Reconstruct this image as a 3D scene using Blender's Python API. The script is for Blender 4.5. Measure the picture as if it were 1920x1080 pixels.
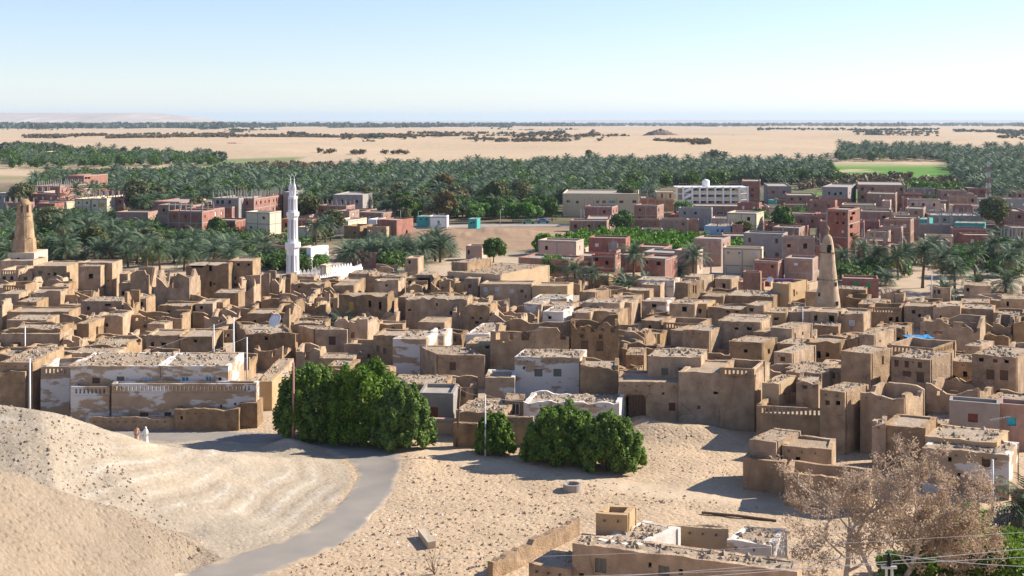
import bpy, math, random
import numpy as np
from mathutils import Vector, noise
random.seed(7); RNG = np.random.default_rng(7)
SC = bpy.context.scene; COL = SC.collection
for o in list(bpy.data.objects): bpy.data.objects.remove(o)
# ---------------------------------------------------------------- camera, sky, sun
F = 2300.0; HC = 32.0; HY = 228.0            # focal length in photo pixels, eye height, horizon row
cam = bpy.data.objects.new('camera', bpy.data.cameras.new('camera')); COL.objects.link(cam)
cam.location = (0, 0, HC); cam.rotation_euler = (math.pi/2, 0, 0)
cam.data.sensor_width = 36; cam.data.lens = 36*F/1920; cam.data.shift_y = -(540-HY)/1920
cam.data.clip_start = 0.5; cam.data.clip_end = 90000
SC.camera = cam
SUN = Vector((0.80, 0.25, 0.53)).normalized()
EL = math.asin(SUN.z); AZ = math.atan2(SUN.x, SUN.y)
w = bpy.data.worlds.new('World'); SC.world = w; w.use_nodes = True
nt = w.node_tree; sky = nt.nodes.new('ShaderNodeTexSky'); sky.sky_type = 'NISHITA'; sky.sun_disc = False
sky.sun_elevation = EL; sky.sun_rotation = AZ; sky.altitude = 100; sky.air_density = 1.0; sky.dust_density = 0.0; sky.ozone_density = 4.0
bg = nt.nodes['Background']; bg.inputs[1].default_value = 0.082
hs = nt.nodes.new('ShaderNodeHueSaturation'); hs.inputs['Saturation'].default_value = .9
tm = nt.nodes.new('ShaderNodeMix'); tm.data_type = 'RGBA'; tm.blend_type = 'MULTIPLY'; tm.inputs[0].default_value = 1; tm.inputs[7].default_value = (1.04,.985,1.05,1)
nt.links.new(sky.outputs[0], hs.inputs['Color']); nt.links.new(hs.outputs[0], tm.inputs[6]); nt.links.new(tm.outputs[2], bg.inputs[0])
sl = bpy.data.lights.new('sun', 'SUN'); sl.energy = 5.0; sl.angle = math.radians(0.53); sl.color = (1.0, 0.90, 0.76)
so = bpy.data.objects.new('sun', sl); COL.objects.link(so); so.location = (60, 20, 80)
so.rotation_euler = (-SUN).to_track_quat('-Z', 'Y').to_euler()
vs = SC.view_settings; vs.view_transform = 'Standard'; vs.look = 'None'; vs.exposure = 1.0; vs.gamma = 1; vs.use_curve_mapping = False
SC.cycles.max_bounces = 5; SC.cycles.diffuse_bounces = 3; SC.cycles.volume_bounces = 0; SC.cycles.transparent_max_bounces = 6
# ---------------------------------------------------------------- pixel helpers
def P(px, py, z=0.0):
    d = F*(HC-z)/(py-HY); return Vector(((px-960)*d/F, d, z))
def PD(px, py, d): return Vector(((px-960)*d/F, d, HC-(py-HY)*d/F))
TILES = dict(A1=(0,430,4.8), A2=(380,430,4.8), A3=(760,430,4.8), A4=(1140,430,4.8), A5=(1520,430,4.8),
             B1=(0,590,3.83), B2=(420,590,3.83), B3=(860,590,3.83), B4=(1280,590,3.83), B5=(1420,590,3.83),
             C1=(0,200,4), C2=(480,200,4), C3=(960,200,4), C4=(1440,200,4),
             D1=(0,740,3.177), D2=(480,740,3.177), D3=(900,740,3.177), D4=(1320,740,3.177), X=(0,0,1))
# ---------------------------------------------------------------- numpy noise
def _h(ix, iy, s):
    n = (ix*374761393 + iy*668265263 + s*974634777) & 0xffffffff
    n = ((n ^ (n >> 13))*1274126177) & 0xffffffff
    return ((n ^ (n >> 16)) & 0xffff)/65535.0
def vnoise(x, y, s=0):
    x = np.asarray(x, float); y = np.asarray(y, float)
    ix = np.floor(x).astype(np.int64); iy = np.floor(y).astype(np.int64); fx = x-ix; fy = y-iy
    fx = fx*fx*(3-2*fx); fy = fy*fy*(3-2*fy)
    a = _h(ix,iy,s); b = _h(ix+1,iy,s); c = _h(ix,iy+1,s); d = _h(ix+1,iy+1,s)
    return (a+(b-a)*fx)*(1-fy)+(c+(d-c)*fx)*fy
def fbm(x, y, s=0, o=4):
    t = 0; a = .5
    for i in range(o): t = t+a*vnoise(np.asarray(x)*2**i, np.asarray(y)*2**i, s+i); a *= .5
    return t
def sstep(t): t = np.clip(t,0,1); return t*t*(3-2*t)
# ---------------------------------------------------------------- terrain height
MOUND = np.array([P(x,y).xy[:] for x,y in [(300,1100),(335,1082),(460,1035),(560,1000),(612,958),(660,905),(652,872),(620,850),(545,838),(400,829),(290,824),(150,822),(0,820),(-300,820)]]+[(-120,125),(-120,80),(-24,80)])
def poly_sd(px, py, poly):
    px = np.asarray(px,float); py = np.asarray(py,float)
    d = np.full(px.shape, 1e9); ins = np.zeros(px.shape, bool); n = len(poly)
    for i in range(n):
        ax, ay = poly[i]; bx, by = poly[(i+1)%n]
        ex, ey = bx-ax, by-ay; L = ex*ex+ey*ey+1e-9
        t = np.clip(((px-ax)*ex+(py-ay)*ey)/L, 0, 1)
        d = np.minimum(d, np.hypot(px-ax-t*ex, py-ay-t*ey))
        c = ((ay > py) != (by > py)); xi = ax+(py-ay)*(ex)/(ey if abs(ey) > 1e-9 else 1e-9)
        ins ^= c & (px < xi)
    return np.where(ins, d, -d)
def gz(x, y):
    x = np.asarray(x, float); y = np.asarray(y, float)
    z = np.zeros(np.broadcast(x,y).shape)
    t = poly_sd(x, y, MOUND)
    m = 10.0*sstep(np.clip(t,0,None)/30.0)*(0.78+.22*sstep((y-84)/14))*(.74+.34*sstep((-27-x)/18))
    m = m + np.where(t > 0, sstep(t/5)*.055*np.sin(t*3.1+16*fbm(x*.07,y*.07,51))**5*np.clip((fbm(x*.12,y*.12,54)-.34)*5,0,1), 0)
    m = m + np.where(t > 0, sstep(t/6)*(fbm(x*.16,y*.16,3)-.47)*1.1, 0)
    # near spur (pebbly slope) in front of the mound
    rx, ry = x+23.0, y-92.6; s = -.72*rx-.69*ry; q = .69*rx-.72*ry
    cr = 8.6*np.clip(s/15.3,0,2.2)**.9; cr = np.minimum(cr, 13)
    sp = np.where(q > 0, np.maximum(0,cr-.56*np.clip(q,0,None)*(1+.02*q)), cr*np.exp(-(q/3.6)**2))
    sp = sp + np.where(sp > .4, (fbm(x*.3,y*.3,9)-.5)*.9, 0)
    z = np.maximum(m, sp)
    # hill under the camera
    hl = np.where(y < 76, (76-y)*.37, 0); hl = np.where(y < 6, 25.9, hl)
    z = np.maximum(z, np.where(y < 76, hl*sstep((76-y)/14), 0))
    # sand bank against the tall wall, and the sloping waste ground
    b = P(1285,822); z = z + 1.5*np.exp(-((x-b.x)/5.5)**2-((y-b.y)/2.6)**2)
    b = P(1205,800); z = z + 1.1*np.exp(-((x-b.x)/2.2)**2-((y-b.y)/5)**2)
    b = P(540,842); z = z + 1.0*np.exp(-((x-b.x)/2.0)**2-((y-b.y)/1.5)**2)
    b = P(770,880); z = z + .5*np.exp(-((x-b.x)/2.2)**2-((y-b.y)/5)**2)
    near = (y < 135)&(y > 60)
    off = np.clip((x+10.5)/8,0,1)*near
    z = z + np.where(near, .10*(fbm(x*.9,y*.9,11)-.5)*np.clip(off+np.where(t > .5,1,0),0,1), 0)
    z = z + np.where(near, off*.55*(fbm(x*.13,y*.13,5)-.5), 0)
    # earth bank by the far road
    b = P(900,445); z = z + 2.6*np.exp(-((x-b.x)/22)**2-((y-b.y)/14)**2)*(.6+.8*fbm(x*.2,y*.2,21))
    # dunes
    far = sstep((y-760)/500)
    dn = 1-np.abs(2*fbm(x*.0021+.3*fbm(x*.004,y*.004,8),y*.0042,31,3)-1)
    z = z + far*(dn*21-10.5 + 2*fbm(x*.01,y*.013,41)) * (1-.6*sstep((y-5000)/4000))
    return z
BKX, BKY = P(900,445).xy
def G(x, y):
    if 142 < y < 755 and (abs(x-BKX) > 70 or abs(y-BKY) > 45): return 0.0
    return float(gz(np.array([x]), np.array([y]))[0])
def GV(xs, ys): return gz(np.asarray(xs,float), np.asarray(ys,float))
# ---------------------------------------------------------------- materials
MATS = {}
def mat(name, col, rough=.9, var=.18, scale=1.5, bump=0.0, bscale=8.0, objvar=.0, spec=.2, c2=None, detail=4, trans=0, metal=0, coords='Object', stretch=None, extra=None):
    if name in MATS: return MATS[name]
    m = bpy.data.materials.new(name); m.use_nodes = True; n = m.node_tree.nodes; l = m.node_tree.links
    b = n['Principled BSDF']; b.inputs['Roughness'].default_value = rough; b.inputs['Specular IOR Level'].default_value = spec; b.inputs['Metallic'].default_value = metal
    geo = n.new('ShaderNodeNewGeometry'); src = geo.outputs['Position']
    if stretch:
        mp = n.new('ShaderNodeMapping'); mp.inputs['Scale'].default_value = stretch; l.new(src, mp.inputs[0]); src = mp.outputs[0]
    nz = n.new('ShaderNodeTexNoise'); nz.inputs['Scale'].default_value = scale; nz.inputs['Detail'].default_value = detail; l.new(src, nz.inputs['Vector'])
    mr = n.new('ShaderNodeMapRange'); mr.inputs[1].default_value = .3; mr.inputs[2].default_value = .7; l.new(nz.outputs[0], mr.inputs[0])
    mx = n.new('ShaderNodeMix'); mx.data_type = 'RGBA'; l.new(mr.outputs[0], mx.inputs[0])
    a = tuple(col)+(1,); d = (tuple(c2)+(1,)) if c2 else tuple(max(0,c*(1-2*var)) for c in col)+(1,)
    mx.inputs[6].default_value = a; mx.inputs[7].default_value = d
    out = mx.outputs[2]
    if objvar:
        oi = n.new('ShaderNodeObjectInfo'); hs = n.new('ShaderNodeHueSaturation')
        m2 = n.new('ShaderNodeMapRange'); m2.inputs[3].default_value = 1-objvar; m2.inputs[4].default_value = 1+objvar; l.new(oi.outputs['Random'], m2.inputs[0])
        l.new(m2.outputs[0], hs.inputs['Value']); 
        m3 = n.new('ShaderNodeMapRange'); m3.inputs[3].default_value = 1.12; m3.inputs[4].default_value = .85; l.new(oi.outputs['Random'], m3.inputs[0]); l.new(m3.outputs[0], hs.inputs['Saturation'])
        l.new(out, hs.inputs['Color']); out = hs.outputs[0]
    if extra: out = extra(n, l, src, out, b)
    l.new(out, b.inputs['Base Color'])
    if bump:
        bz = n.new('ShaderNodeTexNoise'); bz.inputs['Scale'].default_value = bscale; bz.inputs['Detail'].default_value = 5; l.new(geo.outputs['Position'], bz.inputs['Vector'])
        bp = n.new('ShaderNodeBump'); bp.inputs['Strength'].default_value = bump; bp.inputs['Distance'].default_value = .1; l.new(bz.outputs[0], bp.inputs['Height']); l.new(bp.outputs[0], b.inputs['Normal'])
    if trans:
        tr = n.new('ShaderNodeBsdfTranslucent'); l.new(out, tr.inputs['Color']); ms = n.new('ShaderNodeMixShader'); ms.inputs[0].default_value = trans
        o = n['Material Output']; l.new(b.outputs[0], ms.inputs[1]); l.new(tr.outputs[0], ms.inputs[2]); l.new(ms.outputs[0], o.inputs['Surface'])
    MATS[name] = m; return m
def courses(strength=.25, sc=(1.0,1.0,1.0), h=.13, darker=.75):
    # faint courses of sun-dried or fired brick, from world height and a noise-warped run
    def f(n, l, src, out, b):
        geo = n.new('ShaderNodeNewGeometry'); sp = n.new('ShaderNodeSeparateXYZ'); l.new(geo.outputs['Position'], sp.inputs[0])
        nz = n.new('ShaderNodeTexNoise'); nz.inputs['Scale'].default_value = 1.1; l.new(geo.outputs['Position'], nz.inputs['Vector'])
        ad = n.new('ShaderNodeMath'); ad.operation = 'MULTIPLY_ADD'; l.new(nz.outputs[0], ad.inputs[0]); ad.inputs[1].default_value = .12; l.new(sp.outputs['Z'], ad.inputs[2])
        mu = n.new('ShaderNodeMath'); mu.operation = 'MULTIPLY'; mu.inputs[1].default_value = 1/h; l.new(ad.outputs[0], mu.inputs[0])
        fr = n.new('ShaderNodeMath'); fr.operation = 'FRACT'; l.new(mu.outputs[0], fr.inputs[0])
        lt = n.new('ShaderNodeMath'); lt.operation = 'LESS_THAN'; lt.inputs[1].default_value = .2; l.new(fr.outputs[0], lt.inputs[0])
        big = n.new('ShaderNodeTexNoise'); big.inputs['Scale'].default_value = .45; l.new(geo.outputs['Position'], big.inputs['Vector'])
        gt = n.new('ShaderNodeMapRange'); gt.inputs[1].default_value = .45; gt.inputs[2].default_value = .6; l.new(big.outputs[0], gt.inputs[0])
        mm = n.new('ShaderNodeMath'); mm.operation = 'MULTIPLY'; l.new(lt.outputs[0], mm.inputs[0]); l.new(gt.outputs[0], mm.inputs[1])
        m2 = n.new('ShaderNodeMath'); m2.operation = 'MULTIPLY'; m2.inputs[1].default_value = strength; l.new(mm.outputs[0], m2.inputs[0])
        mx = n.new('ShaderNodeMix'); mx.data_type = 'RGBA'; mx.blend_type = 'MULTIPLY'; l.new(m2.outputs[0], mx.inputs[0]); l.new(out, mx.inputs[6]); mx.inputs[7].default_value = (darker*.6,darker*.55,darker*.5,1)
        mp = n.new('ShaderNodeMapping'); mp.inputs['Scale'].default_value = (1.1,1.1,.55); l.new(geo.outputs['Position'], mp.inputs[0])
        sn = n.new('ShaderNodeTexNoise'); sn.inputs['Scale'].default_value = 1.0; sn.inputs['Detail'].default_value = 6; l.new(mp.outputs[0], sn.inputs['Vector'])
        sr = n.new('ShaderNodeMapRange'); sr.inputs[1].default_value = .32; sr.inputs[2].default_value = .68; sr.inputs[3].default_value = .80; sr.inputs[4].default_value = 1.13; l.new(sn.outputs[0], sr.inputs[0])
        m3 = n.new('ShaderNodeMix'); m3.data_type = 'RGBA'; m3.blend_type = 'MULTIPLY'; m3.inputs[0].default_value = 1; l.new(mx.outputs[2], m3.inputs[6]); l.new(sr.outputs[0], m3.inputs[7])
        vo = n.new('ShaderNodeTexVoronoi'); vo.feature = 'DISTANCE_TO_EDGE'; vo.inputs['Scale'].default_value = .34; wv = n.new('ShaderNodeMix'); wv.data_type = 'RGBA'; wv.inputs[0].default_value = .12; l.new(geo.outputs['Position'], wv.inputs[6]); l.new(sn.outputs['Color'], wv.inputs[7]); l.new(geo.outputs['Position'], vo.inputs['Vector'])
        ck = n.new('ShaderNodeMapRange'); ck.inputs[1].default_value = 0; ck.inputs[2].default_value = .012; ck.inputs[3].default_value = .55; ck.inputs[4].default_value = 1; l.new(vo.outputs['Distance'], ck.inputs[0])
        m4 = n.new('ShaderNodeMix'); m4.data_type = 'RGBA'; m4.blend_type = 'MULTIPLY'; l.new(gt.outputs[0], m4.inputs[0]); l.new(m3.outputs[2], m4.inputs[6]); l.new(ck.outputs[0], m4.inputs[7])
        return m4.outputs[2]
    return f
def patches(white=(.72,.70,.68), thr=.5, sc=.55):
    # flaked whitewash over mud plaster
    def f(n, l, src, out, b):
        geo = n.new('ShaderNodeNewGeometry'); nz = n.new('ShaderNodeTexNoise'); nz.inputs['Scale'].default_value = sc; nz.inputs['Detail'].default_value = 9; nz.inputs['Roughness'].default_value = .62
        mp = n.new('ShaderNodeMapping'); mp.inputs['Scale'].default_value = (.55,.55,1.5); l.new(geo.outputs['Position'], mp.inputs[0]); l.new(mp.outputs[0], nz.inputs['Vector'])
        mr = n.new('ShaderNodeMapRange'); mr.inputs[1].default_value = thr-.02; mr.inputs[2].default_value = thr+.02; l.new(nz.outputs[0], mr.inputs[0])
        mx = n.new('ShaderNodeMix'); mx.data_type = 'RGBA'; l.new(mr.outputs[0], mx.inputs[0]); l.new(out, mx.inputs[6]); mx.inputs[7].default_value = white+(1,)
        return mx.outputs[2]
    return f
MUD = mat('mud_plaster', (.435,.308,.195), .95, scale=.9, c2=(.31,.212,.13), detail=8, bump=.9, bscale=5, objvar=.17, extra=courses(.5))
MUDD = mat('mud_brick_dark', (.36,.252,.16), .95, scale=1.2, c2=(.245,.168,.105), detail=8, bump=.9, bscale=6, objvar=.17, extra=courses(.9))
OCH = mat('ochre_plaster', (.50,.36,.22), .93, scale=.7, c2=(.41,.29,.175), bump=.5, objvar=.08)
PATCH = mat('flaked_whitewash', (.42,.31,.21), .93, scale=.8, c2=(.32,.235,.16), bump=.5, extra=patches((.60,.575,.545),thr=.50,sc=.42))
WHITE = mat('weathered_whitewash', (.68,.655,.62), .9, scale=.6, c2=(.50,.46,.41), bump=.3, extra=patches((.42,.32,.23),.575))
ROOF = mat('mud_roof', (.38,.30,.22), .97, scale=1.2, c2=(.28,.215,.155), bump=1.0, bscale=4, objvar=.07)
RUBBLE = mat('rubble', (.39,.31,.23), .97, scale=3, c2=(.25,.195,.14), bump=.4)
BRICK = mat('red_brick', (.34,.155,.115), .9, scale=1.2, c2=(.27,.12,.09), bump=.3, objvar=.06, extra=courses(.5,h=.2))
BRICK2 = mat('brown_brick', (.37,.225,.165), .9, scale=1.0, c2=(.30,.18,.135), bump=.3, objvar=.06, extra=courses(.4,h=.2))
CONC = mat('concrete', (.36,.325,.29), .9, scale=1, c2=(.28,.25,.225), bump=.3)
GREY = mat('grey_render', (.33,.30,.28), .9, scale=.9, c2=(.26,.235,.22), bump=.3, objvar=.1)
PINK = mat('pink_render', (.55,.38,.30), .9, scale=.9, c2=(.48,.33,.26), bump=.2)
CREAM = mat('cream_render', (.66,.53,.36), .9, scale=.7, c2=(.59,.47,.31), bump=.2, objvar=.05)
WPAINT = mat('white_paint', (.80,.80,.80), .8, scale=1, c2=(.72,.72,.72), bump=.1)
TEAL = mat('teal_paint', (.07,.36,.34), .7, scale=2, var=.1)
BLUEP = mat('blue_paint', (.06,.30,.52), .7, scale=2, var=.1)
CYAN = mat('cyan_paint', (.06,.45,.62), .7, scale=2, var=.1)
GREENP = mat('green_paint', (.05,.42,.17), .7, scale=2, var=.1)
YELP = mat('yellow_paint', (.62,.42,.08), .7, scale=2, var=.1)
LBLUE = mat('pale_blue_render', (.45,.55,.68), .9, scale=1, var=.08)
WOOD = mat('weathered_wood', (.17,.105,.065), .85, scale=4, c2=(.10,.065,.045), bump=.3, stretch=(8,8,1))
GREYW = mat('grey_shutter', (.20,.195,.17), .8, scale=4, var=.12, stretch=(8,8,1))
REDW = mat('red_brown_wood', (.20,.075,.055), .8, scale=4, var=.12)
GLASS = mat('dark_glass', (.03,.035,.04), .2, var=.1, spec=.5)
BLACK = mat('black_rubber_and_void_shade', (.015,.015,.017), .5, var=.1)
METAL = mat('galvanised_steel', (.55,.56,.58), .5, var=.08, metal=.3)
POLEW = mat('white_pole_paint', (.74,.75,.76), .6, var=.05)
POLER = mat('red_brown_pole_paint', (.36,.17,.14), .6, var=.08)
STICK = mat('dry_palm_stick', (.22,.15,.10), .9, scale=6, c2=(.13,.09,.06))
def sandmat():
    m = bpy.data.materials.new('sand_ground'); m.use_nodes = True; n = m.node_tree.nodes; l = m.node_tree.links; b = n['Principled BSDF']
    b.inputs['Roughness'].default_value = .97; b.inputs['Specular IOR Level'].default_value = .1
    at = n.new('ShaderNodeAttribute'); at.attribute_name = 'ground_colour'
    geo = n.new('ShaderNodeNewGeometry'); pos = geo.outputs['Position']
    def nz(s, d=5, r=.6):
        t = n.new('ShaderNodeTexNoise'); t.inputs['Scale'].default_value = s; t.inputs['Detail'].default_value = d; t.inputs['Roughness'].default_value = r; l.new(pos, t.inputs['Vector']); return t.outputs[0]
    def mulc(colr, fac, lo, hi):
        mr = n.new('ShaderNodeMapRange'); mr.inputs[1].default_value = .3; mr.inputs[2].default_value = .7; mr.inputs[3].default_value = lo; mr.inputs[4].default_value = hi; l.new(fac, mr.inputs[0])
        mx = n.new('ShaderNodeMix'); mx.data_type = 'RGBA'; mx.blend_type = 'MULTIPLY'; mx.inputs[0].default_value = 1; l.new(colr, mx.inputs[6]); l.new(mr.outputs[0], mx.inputs[7]); return mx.outputs[2]
    c = mulc(at.outputs['Color'], nz(.25), .86, 1.08); c = mulc(c, nz(3.0), .85, 1.1)
    l.new(c, b.inputs['Base Color'])
    # pebbles and footprints: relief only, strength stored with the ground
    at2 = n.new('ShaderNodeAttribute'); at2.attribute_name = 'ground_relief'
    vo = n.new('ShaderNodeTexVoronoi'); vo.inputs['Scale'].default_value = 1.9; l.new(pos, vo.inputs['Vector'])
    mr = n.new('ShaderNodeMapRange'); mr.inputs[1].default_value = .0; mr.inputs[2].default_value = .45; l.new(vo.outputs['Distance'], mr.inputs[0])
    ad = n.new('ShaderNodeMath'); ad.operation = 'MULTIPLY_ADD'; l.new(nz(2.2,6,.7), ad.inputs[0]); ad.inputs[1].default_value = 2.2; l.new(mr.outputs[0], ad.inputs[2])
    bp = n.new('ShaderNodeBump'); bp.inputs['Distance'].default_value = .16; l.new(at2.outputs['Fac'], bp.inputs['Strength']); l.new(ad.outputs[0], bp.inputs['Height']); l.new(bp.outputs[0], b.inputs['Normal'])
    return m
SAND = sandmat()
def drift(n, l, src, out, b):
    # sand drifted in from the road's edges
    at = n.new('ShaderNodeAttribute'); at.attribute_name = 'edge'; nz = n.new('ShaderNodeTexNoise'); nz.inputs['Scale'].default_value = .6; nz.inputs['Detail'].default_value = 8; geo = n.new('ShaderNodeNewGeometry'); l.new(geo.outputs['Position'], nz.inputs['Vector'])
    ad = n.new('ShaderNodeMath'); ad.operation = 'MULTIPLY_ADD'; l.new(nz.outputs[0], ad.inputs[0]); ad.inputs[1].default_value = 1.1; l.new(at.outputs['Fac'], ad.inputs[2])
    mr = n.new('ShaderNodeMapRange'); mr.inputs[1].default_value = 1.34; mr.inputs[2].default_value = 1.62; l.new(ad.outputs[0], mr.inputs[0])
    mx = n.new('ShaderNodeMix'); mx.data_type = 'RGBA'; l.new(mr.outputs[0], mx.inputs[0]); l.new(out, mx.inputs[6]); mx.inputs[7].default_value = (.44,.345,.245,1); return mx.outputs[2]
ASPH = mat('worn_asphalt', (.22,.205,.19), .9, scale=.3, c2=(.29,.26,.225), bump=.25, bscale=20, extra=drift)
# ---------------------------------------------------------------- mesh helpers
class MB:
    def __init__(s): s.v = []; s.f = []
    def add(s, vs, fs):
        o = len(s.v); s.v.extend(vs); s.f.extend(tuple(i+o for i in f) for f in fs)
    def box(s, c, e1, e2, e3):
        # box from a centre and three half-extent vectors
        c = Vector(c); e1 = Vector(e1); e2 = Vector(e2); e3 = Vector(e3)
        s.add([tuple(c+a*e1+b*e2+d*e3) for a in (-1,1) for b in (-1,1) for d in (-1,1)],
              [(0,1,3,2),(4,6,7,5),(0,4,5,1),(2,3,7,6),(0,2,6,4),(1,5,7,3)])
    def abox(s, x0, x1, y0, y1, z0, z1): s.box(((x0+x1)/2,(y0+y1)/2,(z0+z1)/2), ((x1-x0)/2,0,0), (0,(y1-y0)/2,0), (0,0,(z1-z0)/2))
    def tube(s, pts, rad, n=6, cap=True):
        pts = [Vector(p) for p in pts]; o = len(s.v); rads = rad if isinstance(rad,(list,tuple)) else [rad]*len(pts)
        prev = None
        for i, p in enumerate(pts):
            t = (pts[min(i+1,len(pts)-1)]-pts[max(i-1,0)]).normalized()
            a = t.orthogonal().normalized() if prev is None else (prev-t*prev.dot(t)).normalized()
            prev = a; b = t.cross(a)
            for k in range(n):
                an = 2*math.pi*k/n; s.v.append(tuple(p+(a*math.cos(an)+b*math.sin(an))*rads[i]))
        for i in range(len(pts)-1):
            for k in range(n):
                k2 = (k+1)%n; s.f.append((o+i*n+k,o+i*n+k2,o+(i+1)*n+k2,o+(i+1)*n+k))
        if cap:
            s.f.append(tuple(o+k for k in range(n))[::-1]); s.f.append(tuple(o+(len(pts)-1)*n+k for k in range(n)))
    def lathe(s, prof, c=(0,0,0), n=16, ph=0):
        o = len(s.v)
        for r, z in prof:
            for k in range(n):
                an = ph+2*math.pi*k/n; s.v.append((c[0]+r*math.cos(an), c[1]+r*math.sin(an), c[2]+z))
        for i in range(len(prof)-1):
            for k in range(n):
                k2 = (k+1)%n; s.f.append((o+i*n+k,o+i*n+k2,o+(i+1)*n+k2,o+(i+1)*n+k))
        s.f.append(tuple(o+(len(prof)-1)*n+k for k in range(n)))
    def mesh(s, name, m, smooth=False):
        me = bpy.data.meshes.new(name); me.from_pydata(s.v, [], s.f); me.materials.append(m)
        if smooth: me.polygons.foreach_set('use_smooth', [True]*len(me.polygons))
        me.update(); return me
    def obj(s, name, m, parent=None, smooth=False, **kw): return link(name, s.mesh(name, m, smooth), parent, **kw)
def link(name, me, parent=None, loc=None, kind=None):
    o = bpy.data.objects.new(name, me); COL.objects.link(o)
    if parent: o.parent = parent; 
    if parent and loc is None and me is not None: o.matrix_parent_inverse = parent.matrix_world.inverted() if False else o.matrix_parent_inverse
    if loc is not None: o.location = loc
    if kind: o['kind'] = kind
    return o
def npmesh(name, v, f, m, smooth=False):
    # v (n,3), f (m,k) numpy arrays with k = 3 or 4
    me = bpy.data.meshes.new(name); k = f.shape[1]
    me.vertices.add(len(v)); me.vertices.foreach_set('co', np.ascontiguousarray(v,np.float32).ravel())
    me.loops.add(f.size); me.loops.foreach_set('vertex_index', np.ascontiguousarray(f,np.int32).ravel())
    me.polygons.add(len(f)); me.polygons.foreach_set('loop_start', np.arange(0,f.size,k,dtype=np.int32))
    if smooth: me.polygons.foreach_set('use_smooth', np.ones(len(f),bool))
    me.update(calc_edges=True); me.validate(); me.materials.append(m); return me
def thing(name, label, cat, loc=(0,0,0), group=None, rz=0):
    o = bpy.data.objects.new(name, None); COL.objects.link(o); o.location = loc; o.rotation_euler[2] = rz
    o.empty_display_size = .5; o['label'] = label; o['category'] = cat
    if group: o['group'] = group
    return o
def tag(o, label, cat, group=None):
    o['label'] = label; o['category'] = cat
    if group: o['group'] = group
    return o
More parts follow.
